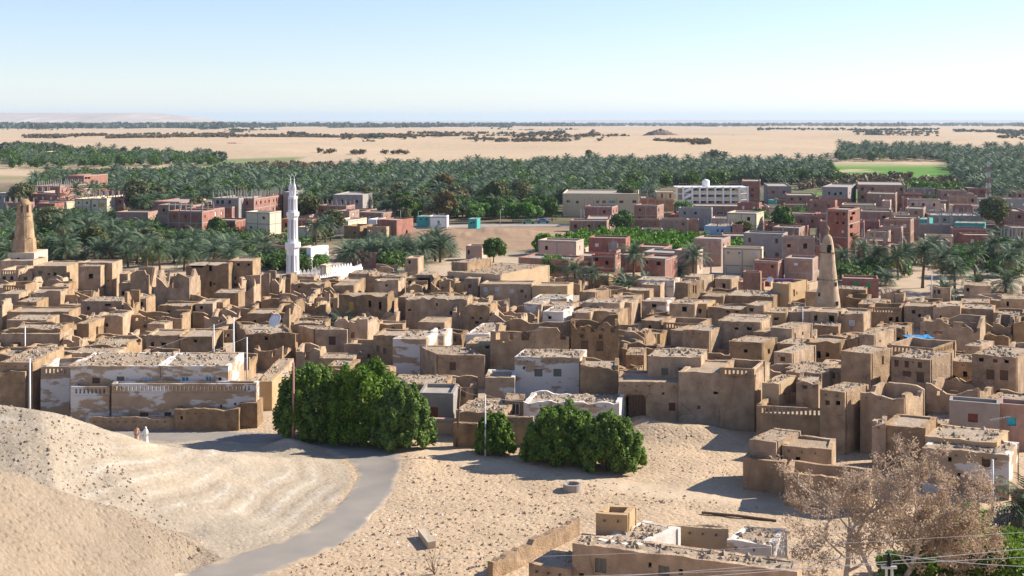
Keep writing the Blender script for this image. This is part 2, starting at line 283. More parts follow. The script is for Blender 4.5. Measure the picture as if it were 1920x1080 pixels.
# ---------------------------------------------------------------- ground
def ground():
    def sheet(xs, ys, name):
        X, Y = np.meshgrid(xs, ys); Z = gz(X, Y); nx = len(xs); ny = len(ys)
        v = np.stack([X.ravel(),Y.ravel(),Z.ravel()],1)
        i = np.arange(nx*ny).reshape(ny,nx); f = np.stack([i[:-1,:-1].ravel(),i[:-1,1:].ravel(),i[1:,1:].ravel(),i[1:,:-1].ravel()],1)
        return v, f
    def nonuni(a, b, core0, core1, fine, grow=1.12):
        mid = list(np.arange(core0, core1+fine*.5, fine)); s = fine; lo = []; x = core0
        while x > a: s *= grow; x -= s; lo.append(max(x,a))
        s = fine; hi = []; x = mid[-1]
        while x < b: s *= grow; x += s; hi.append(min(x,b))
        return np.array(lo[::-1]+mid+hi)
    xs = nonuni(-26000, 26000, -58, 62, .34, 1.09); ys = np.concatenate([nonuni(-60, 133, 74, 133, .36, 1.15)[:-1], nonuni(133, 70000, 133, 260, 1.0, 1.017)])
    v, f = sheet(xs, ys, 'g'); x, y = v[:,0], v[:,1]
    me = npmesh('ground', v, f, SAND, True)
    c = np.empty((len(v),3)); c[:] = (.48,.365,.25)
    def blend(mask, col):
        nonlocal c
        mask = np.clip(mask,0,1)[:,None]; c = c*(1-mask)+np.array(col)*mask
    t = poly_sd(x, y, MOUND)
    strata = np.sin(t*3.1+16*fbm(x*.07,y*.07,51))
    blend((t > 0)*.8, (.355,.31,.25))
    gm = (t > 0)*np.clip((fbm(x*.22,y*.22,52)-.44)*7,0,1); blend(gm*np.clip((strata-.72)*4,0,.7), (.50,.46,.39)); blend(gm*np.clip((-strata-.78)*4,0,.7), (.27,.215,.155))
    blend((t > 0)*np.clip((fbm(x*.22,y*.22,53)-.50)*5,0,.7), (.40,.33,.245))
    rx, ry = x+23.0, y-92.6; ss = -.72*rx-.69*ry; qq = .69*rx-.72*ry; blend((ss > .5)*(qq > -2.5)*(y < 96)*(x < -20)*.9, (.32,.255,.19))
    vil = sstep((y-124)/8)*(1-sstep((y-300)/40)); blend(vil*.85, (.44,.345,.25))
    gr = sstep((y-280)/60)*(1-sstep((y-560)/200)); blend(gr*.94, (.15,.12,.082))  # dark soil, deepened further to carry the shade beneath the palms
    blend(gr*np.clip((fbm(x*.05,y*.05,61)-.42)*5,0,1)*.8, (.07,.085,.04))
    px = 960+x*F/np.maximum(y,1); py = HY+F*HC/np.maximum(y,1)
    fld = ((px > 1480)&(px < 1860)&(py > 308)&(py < 372)); blend(fld*np.clip(.55+np.sin((py-312)/7.5)*.9,0,1)*(fbm(px*.01,py*.2,71) > .34), (.10,.22,.035))
    fld = ((px < 700)&(py > 308)&(py < 338)); blend(fld*np.clip((fbm(px*.012,py*.12,72)-.40)*6,0,1)*.8, (.24,.22,.11))
    fld = ((px < 560)&(px > 380)&(py > 303)&(py < 312)); blend(fld*.8, (.13,.20,.06))
    fd = sstep((y-900)/400); blend(fd*np.clip((fbm(x*.0035,y*.008,74)-.60)*7,0,.55), (.40,.31,.23))
    blend(((py > 424)&(py < 470)&(px > 770)&(px < 1100))*.9, (.33,.225,.15))
    # wheel tracks and the dirt path on the waste ground
    path = [P(a,b).xy[:] for a,b in [(760,838),(900,868),(1060,898),(1250,925),(1450,945),(1700,965),(1950,985)]]
    dmin = np.full(len(v),1e9)
    for (ax,ay),(bx,by) in zip(path,path[1:]):
        ex,ey = bx-ax,by-ay; tt = np.clip(((x-ax)*ex+(y-ay)*ey)/(ex*ex+ey*ey),0,1); dmin = np.minimum(dmin,np.hypot(x-ax-tt*ex,y-ay-tt*ey))
    blend((dmin < 2.2)*.6*(1-dmin/2.4), (.55,.45,.33))
    rough = np.where((y > 60)&(y < 134), .5, .12); rough = np.where(dmin < 1.8, .15, rough)
    rough = np.where((t > 0)&(x > -70), .32, rough); rough = np.where((ss > .5)&(qq > -2.5)&(y < 96)&(x < -20), .95, rough); rough = np.where(y > 600, .04, rough)
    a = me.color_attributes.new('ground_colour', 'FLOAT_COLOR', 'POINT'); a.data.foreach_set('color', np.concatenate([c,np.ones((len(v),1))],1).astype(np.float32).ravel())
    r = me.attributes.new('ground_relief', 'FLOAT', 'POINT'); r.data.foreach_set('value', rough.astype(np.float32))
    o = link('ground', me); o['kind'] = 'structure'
ground()
def strip(name, pts, widths, m, lift=.03, sub=8, kind='structure'):
    # road-like ribbon that follows the terrain
    P2 = []
    for i in range(len(pts)-1):
        p0 = pts[max(i-1,0)]; p1 = pts[i]; p2 = pts[i+1]; p3 = pts[min(i+2,len(pts)-1)]
        for k in range(sub):
            t = k/sub; q = .5*((2*p1)+(p2-p0)*t+(2*p0-5*p1+4*p2-p3)*t*t+(3*p1-p0-3*p2+p3)*t**3); P2.append((q, widths[i]*(1-t)+widths[i+1]*t))
    P2.append((pts[-1], widths[-1])); mb = MB(); n = 15; ed = []
    for i, (q, wd) in enumerate(P2):
        tn = (P2[min(i+1,len(P2)-1)][0]-P2[max(i-1,0)][0]); tn = Vector((tn.x,tn.y,0)).normalized(); nn = Vector((tn.y,-tn.x,0))
        for k in range(n):
            s = k/(n-1)*2-1; jit = ((noise.noise(Vector((q.x*.5,q.y*.5,s*5)))*.4+noise.noise(Vector((q.x*1.9,q.y*1.9,s*5)))*.25) if abs(s) == 1 else 0); r = q+nn*(s*(wd/2)+s*jit)
            mb.v.append((r.x, r.y, G(r.x,r.y)+lift*(1-.9*(abs(s) == 1)))); ed.append(abs(s))
    for i in range(len(P2)-1):
        for k in range(n-1): mb.f.append((i*n+k,i*n+k+1,(i+1)*n+k+1,(i+1)*n+k))
    o = mb.obj(name, m, None, True, kind=kind); a = o.data.attributes.new('edge','FLOAT','POINT'); a.data.foreach_set('value',ed); return o
strip('road', [P(x,y) for x,y in [(385,1097),(415,1080),(520,1040),(600,1011),(663,960),(705,905),(708,872),(678,845),(595,829),(450,821),(300,817),(120,815)]], [5,4.9,4.7,4.3,3.9,3.6,4.5,5.0,4.6,4.4,4.4,4.4], ASPH, .05)
strip('far_road', [P(x,y) for x,y in [(760,428),(880,424.5),(1000,424),(1100,424.5),(1250,427)]], [7]*5, CONC, .35, 4)
# ---------------------------------------------------------------- distant hills on the horizon
def hills():
    for nm, x0, x1, d, hpx, sd in [('far_plateau',-60,440,13500,19,1),('far_ridge',420,1000,24000,2.2,2),('far_dune_ridge',960,2000,21000,3.4,3)]:
        mb = MB(); n = 160; rows = 7
        for j in range(rows):
            for i in range(n+1):
                px = x0+(x1-x0)*i/n; e = min(1,min(i,n-i)/18)
                h = hpx*d/F*e*(.72+.4*float(fbm(i*.06,sd*3.3,sd)))
                if nm == 'far_plateau': h = min(h, hpx*.86*d/F)*(1 if px < 300 else max(.25,1-(px-300)/150))
                t = j/(rows-1); prof = [0,.25,.55,.8,.97,1,.9][j]
                yy = d-2500*(1-t)+400*float(fbm(i*.25,j*.9,sd+5)); x = (px-960)*d/F
                mb.v.append((x, yy, HC*.0+prof*h+(HC if False else 0)+prof*30))
        for j in range(rows-1):
            for i in range(n): a = j*(n+1)+i; mb.f.append((a,a+1,a+n+2,a+n+1))
        o = mb.obj(nm, mat('far_rock', (.46,.36,.28), .95, scale=.002, c2=(.36,.27,.22)), None, False, kind='structure')
hills()
# ---------------------------------------------------------------- building kit
def part(mb, name, m, root, parent=None, smooth=False, kind=None):
    L = root.location; mb.v = [(a-L[0],b-L[1],c-L[2]) for a,b,c in mb.v]
    o = mb.obj(name, m, parent or root, smooth)
    if kind: o['kind'] = kind
    return o
def ribbon(mb, A, B, nrm, th, z0, top, ops=(), cell=.7, amp=.05, inner=True):
    """solid wall from A to B (plan), outward normal nrm, thickness th, foot z0, top(u) -> z, ops = [(u0,u1,z0,z1,arch)] cut through"""
    A = Vector((A[0],A[1],0)); B = Vector((B[0],B[1],0)); L = (B-A).length
    if L < .05: return
    e = (B-A)/L; nrm = Vector((nrm[0],nrm[1],0)).normalized()
    ops = [o for o in ops if o[0] > .05 and o[1] < L-.05]
    us = list(np.linspace(0, L, max(2,int(round(L/cell))+1)))
    for o in ops:
        us = [u for u in us if not (o[0]-.18 < u < o[1]+.18) or u in (0,L)]
    for o in ops: us += [o[0],o[1]]
    us = sorted(set(round(u,4) for u in us))
    tops = [top(u) for u in us]; tmin = min(tops)-.12
    for o in ops: tmin = min(max(tmin, o[3]+.12), max(tops)-.05)
    zs = list(np.linspace(z0, tmin, max(2,int(round((tmin-z0)/cell))+1)))
    for o in ops: zs = [z for z in zs if not (o[2]-.15 < z < o[2]+.15 or o[3]-.15 < z < o[3]+.15) or z == zs[0]]
    for o in ops: zs += [max(o[2],z0+.001),o[3]]
    zs = sorted(set(round(z,4) for z in zs)); nz = len(zs)+1; nu = len(us); base = len(mb.v)
    for side in (0,1):
        off = -nrm*th*side
        for i, u in enumerate(us):
            for j in range(nz):
                z = zs[j] if j < nz-1 else max(tops[i], zs[-1]+.03 if tops[i] > zs[-1] else tops[i])
                if j < nz-1 and z > tops[i]: z = tops[i]-.02*(nz-j)
                p = A+e*u+off
                if amp:
                    k = noise.noise(Vector((p.x*.55,p.y*.55,z*.7)))*amp+noise.noise(Vector((p.x*2,p.y*2,z*2)))*amp*.5
                    p = p+nrm*k*(1 if side == 0 else .6)
                mb.v.append((p.x,p.y,z))
    ix = lambda s,i,j: base+s*nu*nz+i*nz+j
    def hole(i,j):
        if j >= nz-2: return False
        uc = (us[i]+us[i+1])/2; zc = (zs[j]+zs[j+1])/2
        return any(o[0] < uc < o[1] and o[2] < zc < o[3] for o in ops)
    H = [[hole(i,j) for j in range(nz-1)] for i in range(nu-1)]
    for i in range(nu-1):
        for j in range(nz-1):
            if H[i][j]:
                for di,dj,a,b in ((-1,0,(i,j),(i,j+1)),(1,0,(i+1,j+1),(i+1,j)),(0,-1,(i+1,j),(i,j)),(0,1,(i,j+1),(i+1,j+1))):
                    ii,jj = i+di,j+dj
                    if not (0 <= ii < nu-1 and 0 <= jj < nz-1) or not H[ii][jj]:
                        mb.f.append((ix(0,*a),ix(0,*b),ix(1,*b),ix(1,*a)))
                continue
            mb.f.append((ix(0,i,j),ix(0,i+1,j),ix(0,i+1,j+1),ix(0,i,j+1)))
            if inner: mb.f.append((ix(1,i,j),ix(1,i,j+1),ix(1,i+1,j+1),ix(1,i+1,j)))
        mb.f.append((ix(0,i,nz-1),ix(0,i+1,nz-1),ix(1,i+1,nz-1),ix(1,i,nz-1)))
    for i in (0,nu-1):
        for j in range(nz-1):
            q = (ix(0,i,j),ix(0,i,j+1),ix(1,i,j+1),ix(1,i,j)); mb.f.append(q if i == 0 else q[::-1])
def stones(mb, pts, smin, smax, rng):
    for p in pts:
        s = smin+(smax-smin)*rng.random()**2.2; a = rng.random()*6.28; c, sn = math.cos(a), math.sin(a); hx = s*(.6+.6*rng.random()); hz = s*(.35+.4*rng.random()); o = len(mb.v)
        for dx,dy,dz in ((hx,0,0),(0,s*.6,0),(-hx,0,0),(0,-s*.6,0),(hx*.2,s*.1,hz)): mb.v.append((p[0]+dx*c-dy*sn, p[1]+dx*sn+dy*c, p[2]+dz-.02))
        mb.f += [(o,o+1,o+4),(o+1,o+2,o+4),(o+2,o+3,o+4),(o+3,o,o+4),(o+3,o+2,o+1,o)]
WORDS = ['no','one','two','three','four','five','six','seven','eight','nine','ten','eleven','twelve']
LAST = {}
WM = dict(h=None, o=None, s=WOOD, g=GREYW, b=BLUEP, c=CYAN, e=GREENP, y=YELP, r=REDW, w=WPAINT, k=GLASS, t=TEAL, p=LBLUE, d=WOOD)
VIS = []; LANDMARKS = []
PLAN = []        # occupied footprints (world xy quads)
def window(mb_root, face, u0, u1, z0, z1, code):
    A, e, n = face; m = WM[code]; nm = 'door' if code == 'd' else 'window'
    if code == 'o': return
    if m is None:
        mb = MB(); c = A+e*((u0+u1)/2)-n*.16; c.z = z1+.05
        mb.box(c, e*((u1-u0)/2+.14), n*.15, Vector((0,0,.05))); return part(mb, 'lintel', WOOD, mb_root)
    mb = MB(); c = A+e*((u0+u1)/2)-n*.20; c.z = (z0+z1)/2; hw = (u1-u0)/2; hh = (z1-z0)/2
    mb.box(c, e*(hw+.01), n*.02, Vector((0,0,hh+.01)))
    o = part(mb, nm, m, mb_root)
    fr = MB(); t = .045; fm = m if code in 'swdgr' else (WPAINT if code in 'bkp' else m)
    for s in (-1,1):
        fr.box(c+e*s*(hw-t)+n*.045, e*t, n*.025, Vector((0,0,hh-.002))); fr.box(c+Vector((0,0,s*(hh-t)))+n*.045, e*(hw-2*t-.002), n*.025, Vector((0,0,t)))
    fr.box(c+n*.045, e*.025, n*.022, Vector((0,0,hh-2*t-.003)))
    part(fr, 'frame', fm, mb_root, o); return o
def building(tile, xl, xr, yt, yb, H, yaw=0, kind='m', wins='', label=None, cat='house', name=None, group=None, z0=None, Lx=None):
    ox, oy, s = TILES[tile]; X = lambda v: ox+v/s; Y = lambda v: oy+v/s
    rng = random.Random(int(xl*7+yt*13+ox))
    if H > 20: d = F*HC/(Y(H)-HY); H = max(1.2, HC-(Y(yt)-HY)*d/F)
    FL = P(X(xl), Y(yt), H); a = math.radians(yaw); k = (X(xr)-960)/F
    W = max(1.2, (k*FL.y-FL.x)/(math.cos(a)+k*math.sin(a)))
    e = Vector((math.cos(a),-math.sin(a),0)); bk = Vector((math.sin(a),math.cos(a),0))
    sk = math.radians(12*min(1,max(0,(X(xl)-500)/600))) if (yb > 0 and not any(q in kind for q in 'kqGuCx')) else 0
    D = max(2.2, (F*(HC-H)/(Y(yb)-HY)-FL.y)/math.cos(a)) if yb > 0 else -yb
    if yb > 0 and not any(q in kind for q in 'kqGuCx') and FL.y > 95: D = max(D+1.2, 5.0)
    FL.z = 0; FR = FL+e*W; side = Vector((math.sin(a+sk),math.cos(a+sk),0))*D
    if Lx is not None: q = P(X(Lx), Y(yb), H); side = Vector((q.x-FL.x, q.y-FL.y, 0)); D = side.length
    BL = FL+side; BR = FR+side
    c = (FL+FR+BL+BR)/4; gzv = min(G(p.x,p.y) for p in (FL,FR,BL,BR)) if c.y < 320 else G(c.x,c.y)
    zb = (z0 if z0 is not None else gzv)-.25
    PLAN.append([p.xy[:] for p in (FL,FR,BR,BL)])
    ruin = 'r' in kind; modern = any(q in kind for q in 'kqGuCx'); th = .28 if modern else .42
    M = MUD
    for ch, mm in (('a',MUDD),('w',PATCH),('W',WHITE),('y',OCH),('k',BRICK),('q',BRICK2),('G',GREY),('u',PINK),('C',CREAM),('x',WPAINT),('T',TEAL),('l',LBLUE)):
        if ch in kind: M = mm
    # windows: "F x y w h code; R x y w h code" in tile pixels
    sn = (FR-FL).normalized(); sd = side.normalized()
    nF = Vector((sn.y,-sn.x,0)); nR = Vector((sd.y,-sd.x,0)); nR = nR if nR.dot(sn) > 0 else -nR
    faces = {'F':(FL,sn,nF,W), 'R':(FR,sd,nR,D), 'L':(BL,-sd,-nR,D)}; ops = {'F':[], 'R':[], 'L':[], 'B':[]}; wl = []
    def put(fk, px, py, wp, hp, code):
        A, ee, nn, L = faces[fk]; dr = Vector(((px-960)/F, 1, -(py-HY)/F)); den = dr.x*nn.x+dr.y*nn.y
        if abs(den) < 1e-4: return
        t = (A.x*nn.x+A.y*nn.y)/den; h = Vector((dr.x*t, t, HC+dr.z*t)); u = (h-A).dot(ee); sc = t/F
        fs = max(.25, abs(ee.x-ee.y*px/ F*0)); ww = max(.22, wp*sc/fs/2); hh = hp*sc/2
        z0_, z1_ = h.z-hh, h.z+hh
        if code == 'd': z0_ = zb+.25
        z1_ = min(z1_, H-.3); z0_ = max(z0_, zb+.25)
        if u-ww < .3 or u+ww > L-.3 or z1_-z0_ < .25: return
        if any(u-ww < o[1]+.12 and u+ww > o[0]-.12 and z0_ < o[3]+.12 and z1_ > o[2]-.12 for o in ops[fk]): return
        ops[fk].append((u-ww,u+ww,z0_,z1_)); wl.append((fk,u-ww,u+ww,z0_,z1_,code))
    for wd in [q.split() for q in wins.split(';') if q.strip()]:
        if wd[0] == 'auto':
            for fk in 'FR':
                A, ee, nn, L = faces[fk]; st = max(1, round(H/3.1))
                for lv in range(st):
                    n = max(0, int(L/3.0)-(0 if modern else rng.randint(0,1)))
                    for i in range(n):
                        if rng.random() < .25: continue
                        u = L*(i+.5)/n+rng.uniform(-.3,.3); z = zb+.25+H/st*lv+H/st*.55; ww = rng.uniform(.28,.45); hh = rng.uniform(.35,.6)
                        if u-ww > .4 and u+ww < L-.4 and z+hh < H-.35: ops[fk].append((u-ww,u+ww,z-hh,z+hh)); wl.append((fk,u-ww,u+ww,z-hh,z+hh,wd[1] if len(wd) > 1 else 'h'))
        else: put(wd[0], X(float(wd[1])), Y(float(wd[2])), float(wd[3])/s, float(wd[4])/s, wd[5])
    if not modern and label is None and not wl and W > 2.5:
        for _ in range(rng.randint(1,3)):
            u = rng.uniform(.6,W-.6); z = zb+.25+(H-zb)*rng.uniform(.4,.75); ww = rng.uniform(.15,.35); hh = rng.uniform(.2,.5)
            if u-ww > .35 and u+ww < W-.35 and z+hh < H-.4 and not any(u-ww < o[1]+.15 and u+ww > o[0]-.15 for o in ops['F']): ops['F'].append((u-ww,u+ww,z-hh,z+hh)); wl.append(('F',u-ww,u+ww,z-hh,z+hh,'h'))
    if not modern and W > 4.5 and label is not None:
        for _ in range(int(W/3)):
            u = rng.uniform(.6,W-.6); z = zb+.25+(H-zb)*rng.uniform(.35,.8); ww = rng.uniform(.1,.2); hh = rng.uniform(.1,.25)
            if z+hh < H-.45 and not any(u-ww < o[1]+.25 and u+ww > o[0]-.25 for o in ops['F']) and ('b' not in kind or z < H-1.5): ops['F'].append((u-ww,u+ww,z-hh,z+hh)); wl.append(('F',u-ww,u+ww,z-hh,z+hh,'o'))
    if modern: VIS.append((X(xl)-2, X(xr)+8, Y(yt), HY+F*HC/FL.y, FL.y))
    nw = len(wl); hi = H-zb
    base = Vector((c.x,c.y,zb+.25))
    if label is None:
        col = {MUD:'tan mud-plaster', MUDD:'dark mud-brick', PATCH:'flaking whitewashed', WHITE:'whitewashed', OCH:'ochre-plastered', BRICK:'red brick', BRICK2:'brown brick', GREY:'grey rendered', PINK:'pinkish rendered', CREAM:'cream rendered', WPAINT:'white painted', TEAL:'teal painted', LBLUE:'pale blue'}[M]
        size = 'low' if hi < 3.6 else ('single-storey' if hi < 5 else ('two-storey' if hi < 7.6 else 'tall'))
        wn = WORDS[min(nw,12)]+(' opening' if nw == 1 else ' openings'); best = None
        for (q, hd) in LANDMARKS:
            dd = (q-Vector((c.x,c.y,0))).length
            if best is None or dd < best[0]: best = (dd, hd, q)
        rel = '' if best is None else (' behind the ' if c.y > best[2].y+4 else (' before the ' if c.y < best[2].y-4 else ' beside the '))+best[1]
        label = (f'roofless {col} ruin, {wn},' if ruin else f'{size} {col} house, {wn},')+rel
        label = label.rstrip(','); group = 'like '+label[:70]
    elif group is None:
        wd = label.split(); hd = label
        for sep in (' with ',' beside ',' above ',' behind ',' between ',' below ',' in ',' at ',' before ',' among ',' on ',' under ',' of '):
            k = hd.find(sep)
            if len(hd.split()) > 8 and k > 0: hd = hd[:hd.rfind(sep)]
        LANDMARKS.append((Vector((c.x,c.y,0)), hd))
    root = thing(name or ('ruined_house' if ruin else ('brick_house' if modern else 'mud_house')), label, 'ruin' if ruin and cat == 'house' else cat, base, group)
    # ---- walls
    mb = MB(); amp = 0 if modern else (.09 if ruin else .05); cell = .5 if c.y < 150 else (.75 if c.y < 200 else 1.0)
    if modern: cell = 4
    sdj = rng.random()*100
    par = 0 if modern else .05
    if not modern and not ruin and label.startswith(('low','single','two')) and rng.random() < .3 and 'n' not in kind: kind += 'j'
    def topf(i):
        def f(u):
            if modern: return H+.25
            if ruin or 'j' in kind:
                am = (.62 if 'J' in kind else .34)*hi if ruin else .17*hi
                v = noise.noise(Vector((u*.33+sdj,i*7.7,1)))+.5*noise.noise(Vector((u*.9+sdj,i*3.1,5))); st = round(v*5)/5
                v2 = noise.noise(Vector((u*2.3+sdj,i*9.1,3)))
                return H+.1-am*max(0,.2+.6*v+.4*st)+.12*v2
            return H+par*(.9+2.2*noise.noise(Vector((u*.5+sdj,i*5,2))))+.10*noise.noise(Vector((u*2.2+sdj,i*5,9)))
        return f
    lower = H-.95 if ('b' in kind) else None
    tf = topf(0) if lower is None else (lambda u: lower)
    rt = topf(1) if 'B' not in kind else (lambda u: lower)
    inn = ruin or 'c' in kind or nw > 0
    ribbon(mb, FL, FR, nF, th, zb, tf, ops['F'], cell, amp, True)
    ribbon(mb, BL, BR, -nF, th, zb, topf(2), ops['B'], cell*1.4, amp, True)
    ribbon(mb, FR+sd*th*1.0, BR-sd*th*1.0, nR, th, zb, rt, [(o[0]-th,o[1]-th,o[2],o[3]) for o in ops['R']], cell, amp, True)
    ribbon(mb, FL+sd*th*1.0, BL-sd*th*1.0, -nR, th, zb, topf(3), [], cell, amp, True)
    part(mb, 'wall', M, root)
    if 'b' in kind:
        bal = MB(); slots = [(u,u+.2,lower+.22,lower+.72) for u in np.arange(.45,W-.5,.42)]
        ribbon(bal, FL-nF*.08, FR-nF*.08, nF, .2, lower-.02, lambda u: H, slots, 30, 0); part(bal, 'balustrade', M, root)
        if 'B' in kind:
            bal = MB(); slots = [(u,u+.2,lower+.22,lower+.72) for u in np.arange(.45,D-1.0,.42)]
            ribbon(bal, FR+sd*.3-nR*.08, BR-sd*.3-nR*.08, nR, .2, lower-.02, lambda u: H, slots, 30, 0); part(bal, 'balustrade', M, root)
    # ---- roof
    zr = H-.12 if (modern or 'n' in kind) else H+(.0 if 'j' not in kind else -.25)
    ins = th*.5 if (modern or 'n' in kind or 'j' in kind or 'c' in kind or 'b' in kind) else .10
    if 'c' in kind: zr = H-1.3
    if 'b' in kind: zr = lower-.05
    if not ruin:
        rb = MB(); nu = max(2,int(W/1.2)); nv = max(2,int(D/1.2))
        for i in range(nu+1):
            for j in range(nv+1):
                u = ins+(W-2*ins)*i/nu; v = ins+(D-2*ins)*j/nv; q = FL+sn*u+sd*v
                rb.v.append((q.x,q.y,zr+(0 if modern else .09*noise.noise(Vector((q.x*.5,q.y*.5,3)))+.06*noise.noise(Vector((q.x*1.7,q.y*1.7,8))))))
        for i in range(nu):
            for j in range(nv): aa = i*(nv+1)+j; rb.f.append((aa,aa+nv+1,aa+nv+2,aa+1))
        part(rb, 'roof', CONC if modern else ROOF, root)
        if not modern and 'n' not in kind:
            dens = (3.2 if c.y < 150 else 1.6)*(1.6 if 'R' in kind else 1); n = int(min(700, W*D*dens)); st = MB()
            pts = []
            for _ in range(n):
                ed = .2 if ins < .15 else .45; u, v = rng.uniform(ed,W-ed), rng.uniform(ed,D-ed); q = FL+sn*u+sd*v
                cl = noise.noise(Vector((q.x*.35,q.y*.35,7)))
                if cl < -.15+.5*rng.random()-.35: continue
                pts.append((q.x,q.y,zr+.05))
            stones(st, pts, .07, .42 if 'R' in kind else .26, rng); part(st, 'rubble', RUBBLE, root, kind='stuff')
    elif c.y < 260:
        st = MB(); pts = [( *(FL+sn*rng.uniform(.5,W-.5)+sd*rng.uniform(.5,D-.5)).xy, zb+.3) for _ in range(int(min(150,W*D)))]; stones(st, pts, .15, .6, rng); part(st, 'rubble', RUBBLE, root, kind='stuff')
    for (fk,u0,u1,z0_,z1_,code) in wl:
        A, ee, nn, L = faces[fk]; window(root, (Vector((A.x,A.y,0)), ee, nn), u0, u1, z0_, z1_, code)
    # ---- roof-beam ends on some old houses
    if not modern and not ruin and c.y < 175 and 'b' not in kind and rng.random() < .6:
        bm_ = MB()
        for u in np.arange(.6, W-.5, rng.uniform(.8,1.3)): q = FL+sn*u; bm_.box((q.x+nF.x*.1,q.y+nF.y*.1,H-.38), sn*.05, nF*.13, Vector((0,0,.05)))
        part(bm_, 'beam_ends', WOOD, root, kind='stuff')
    # ---- concrete frame and bare roof columns on newer ones
    if modern and 'f' not in kind:
        fr = MB(); st = max(1, round(H/3.1))
        for fk in 'FRL':
            A, ee, nn, L = faces[fk]; A = Vector((A.x,A.y,0)); nc = max(1,round(L/3.6))
            for i in range(nc+1):
                u = min(max(L*i/nc,.14),L-.14)
                if any(o[0]-.15 < u < o[1]+.15 for o in ops[fk]): continue
                fr.box(Vector((A+ee*u+nn*.012).to_tuple()[:2]+((zb+H)/2,)), ee*.13, nn*.012*(1+.1*i), Vector((0,0,(H-zb)/2)))
            for lv in range(1,st+1):
                z = H*lv/st-.05
                if any(o[2]-.16 < z < o[3]+.16 for o in ops[fk]) and lv < st: continue
                fr.box(Vector((A+ee*(L/2)+nn*.02).to_tuple()[:2]+(z,)), ee*(L/2-.03), nn*.022, Vector((0,0,.12)))
        part(fr, 'concrete_frame', CONC, root)
    if 'o' in kind:
        nx = max(2,round(W/3.2)); ny = max(2,round(D/3.6)); me = None; hcol = rng.uniform(1.4,2.6)
        cm = MB(); cm.abox(-.13,.13,-.13,.13,0,hcol); cm.abox(-.04,.04,-.04,.04,hcol,hcol+.5); me = cm.mesh('column', CONC)
        for i in range(nx+1):
            for j in range(ny+1):
                if rng.random() < .12: continue
                q = FL+sn*(.2+(W-.4)*i/nx)+sd*(.2+(D-.4)*j/ny)
                o = link('column', me, root); o.location = (q.x-base.x, q.y-base.y, H-.1-base.z)
    LAST.update(root=root, faces=faces, zb=zb, H=H)
    return root
# ---------------------------------------------------------------- old village, house by house
def rows(tile, data):
    for r in data:
        r = list(r)+[None]*(9-len(r)); xl,xr,yt,yb,H,yaw,kind,wins,label = r[:9]
        building(tile, xl, xr, yt, yb, H, yaw, kind, wins or '', label, Lx=r[9] if len(r) > 9 else None)
rows('B1', [
 (0,180,405,352,4.8,0,'mj','F 25 530 46 70 s','tan corner house with white panel and window behind the sand mound, beside a white pole'),
 (0,235,345,245,5.6,0,'mR','','broad rubble-roofed house behind the white-panelled corner house'),
 (292,500,375,330,5.2,0,'wb','','narrow whitewashed house with baluster balcony beside the long terrace house'),
 (505,1150,372,290,6.0,0,'wR','F 690 482 56 60 s;F 865 472 56 56 g;F 1060 472 64 52 p','long flaking whitewashed house with brown and grey shutters above the baluster terrace'),
 (1153,1640,372,290,6.02,0,'wR','F 1328 467 60 44 b;F 1497 467 48 50 b','whitewashed house with blue windows above the long baluster terrace'),
 (508,785,518,-1.6,4.1,0,'wb','','short terrace wall with baluster top and whitewash flaking at its foot'),
 (800,1840,497,-1.5,4.5,0,'wb','F 838 716 60 30 h;F 1035 716 60 30 s;F 1205 715 50 30 s','long flaking white terrace wall with a full-length baluster parapet'),
 (1250,1715,682,645,833,0,'aRj','','low dark mud-brick shed roofed with sticks beside the road'),
 (640,1248,742,-0.6,832,0,'a','','low dark mud garden wall along the road behind two people'),
 (1718,1848,640,-3,815,0,'a','F 1762 735 84 150 d','mud gatehouse with a tall brown plank door by the road'),
 (515,835,277,238,5.0,0,'m','','tan block with white right-hand wall behind the terrace house'),
 (605,905,220,165,5.3,0,'mR','',None),
 (5,430,140,105,3.6,0,'m','F 123 222 52 46 s;F 258 222 52 46 s','plain tan house with two brown shutters and a white pole in front'),
 (1050,1290,150,118,3.4,0,'mn','',None),
 (1295,1525,160,112,3.5,0,'mn','F 1403 190 18 16 h',None),
 (60,435,98,70,4.2,0,'mR','',None),
])
rows('B2', [
 (163,512,135,52,4.4,2,'ajR','F 303 170 20 24 h','big rough mud house with slumped gravel roof between two utility poles',85),
 (655,884,108,80,4.2,3,'mR','F 777 187 50 62 s','rough mud house with one large dark window beside the slumped gravel roof house',540),
 (515,690,245,-4,3.0,3,'rm','',None),
 (862,1075,212,180,3.0,8,'mc','',None),
 (1072,1400,150,-5,4.6,10,'mn','F 1108 245 14 45 g;F 1155 262 14 45 g','smooth ochre-tan house with two slit windows and a sloping parapet above the big hedge'),
 (1212,1452,175,128,4.9,6,'wR','','white-parapet house with boulders along its roof edge'),
 (1535,1872,290,222,4.0,4,'aR','F 1643 370 46 58 s','square mud-brick house with one big window and gravel roof above the concrete slab house',1390),
 (1400,1645,578,508,3.3,4,'Gn','F 1500 700 72 72 r','small grey house with white slab roof and red-framed window beside the hedge'),
 (1462,1662,762,-.5,852,8,'u','','low dark red painted yard wall beside the leaning wooden post'),
 (1180,1580,498,450,3.0,4,'mR','',None),
 (1605,1790,492,-4,3.6,6,'mr','',None),
 (1665,1880,690,630,2.6,8,'mR','',None),
 (245,360,470,330,3.0,0,'mR','',None),
 (250,345,482,-4,3.2,0,'y','',None),
])
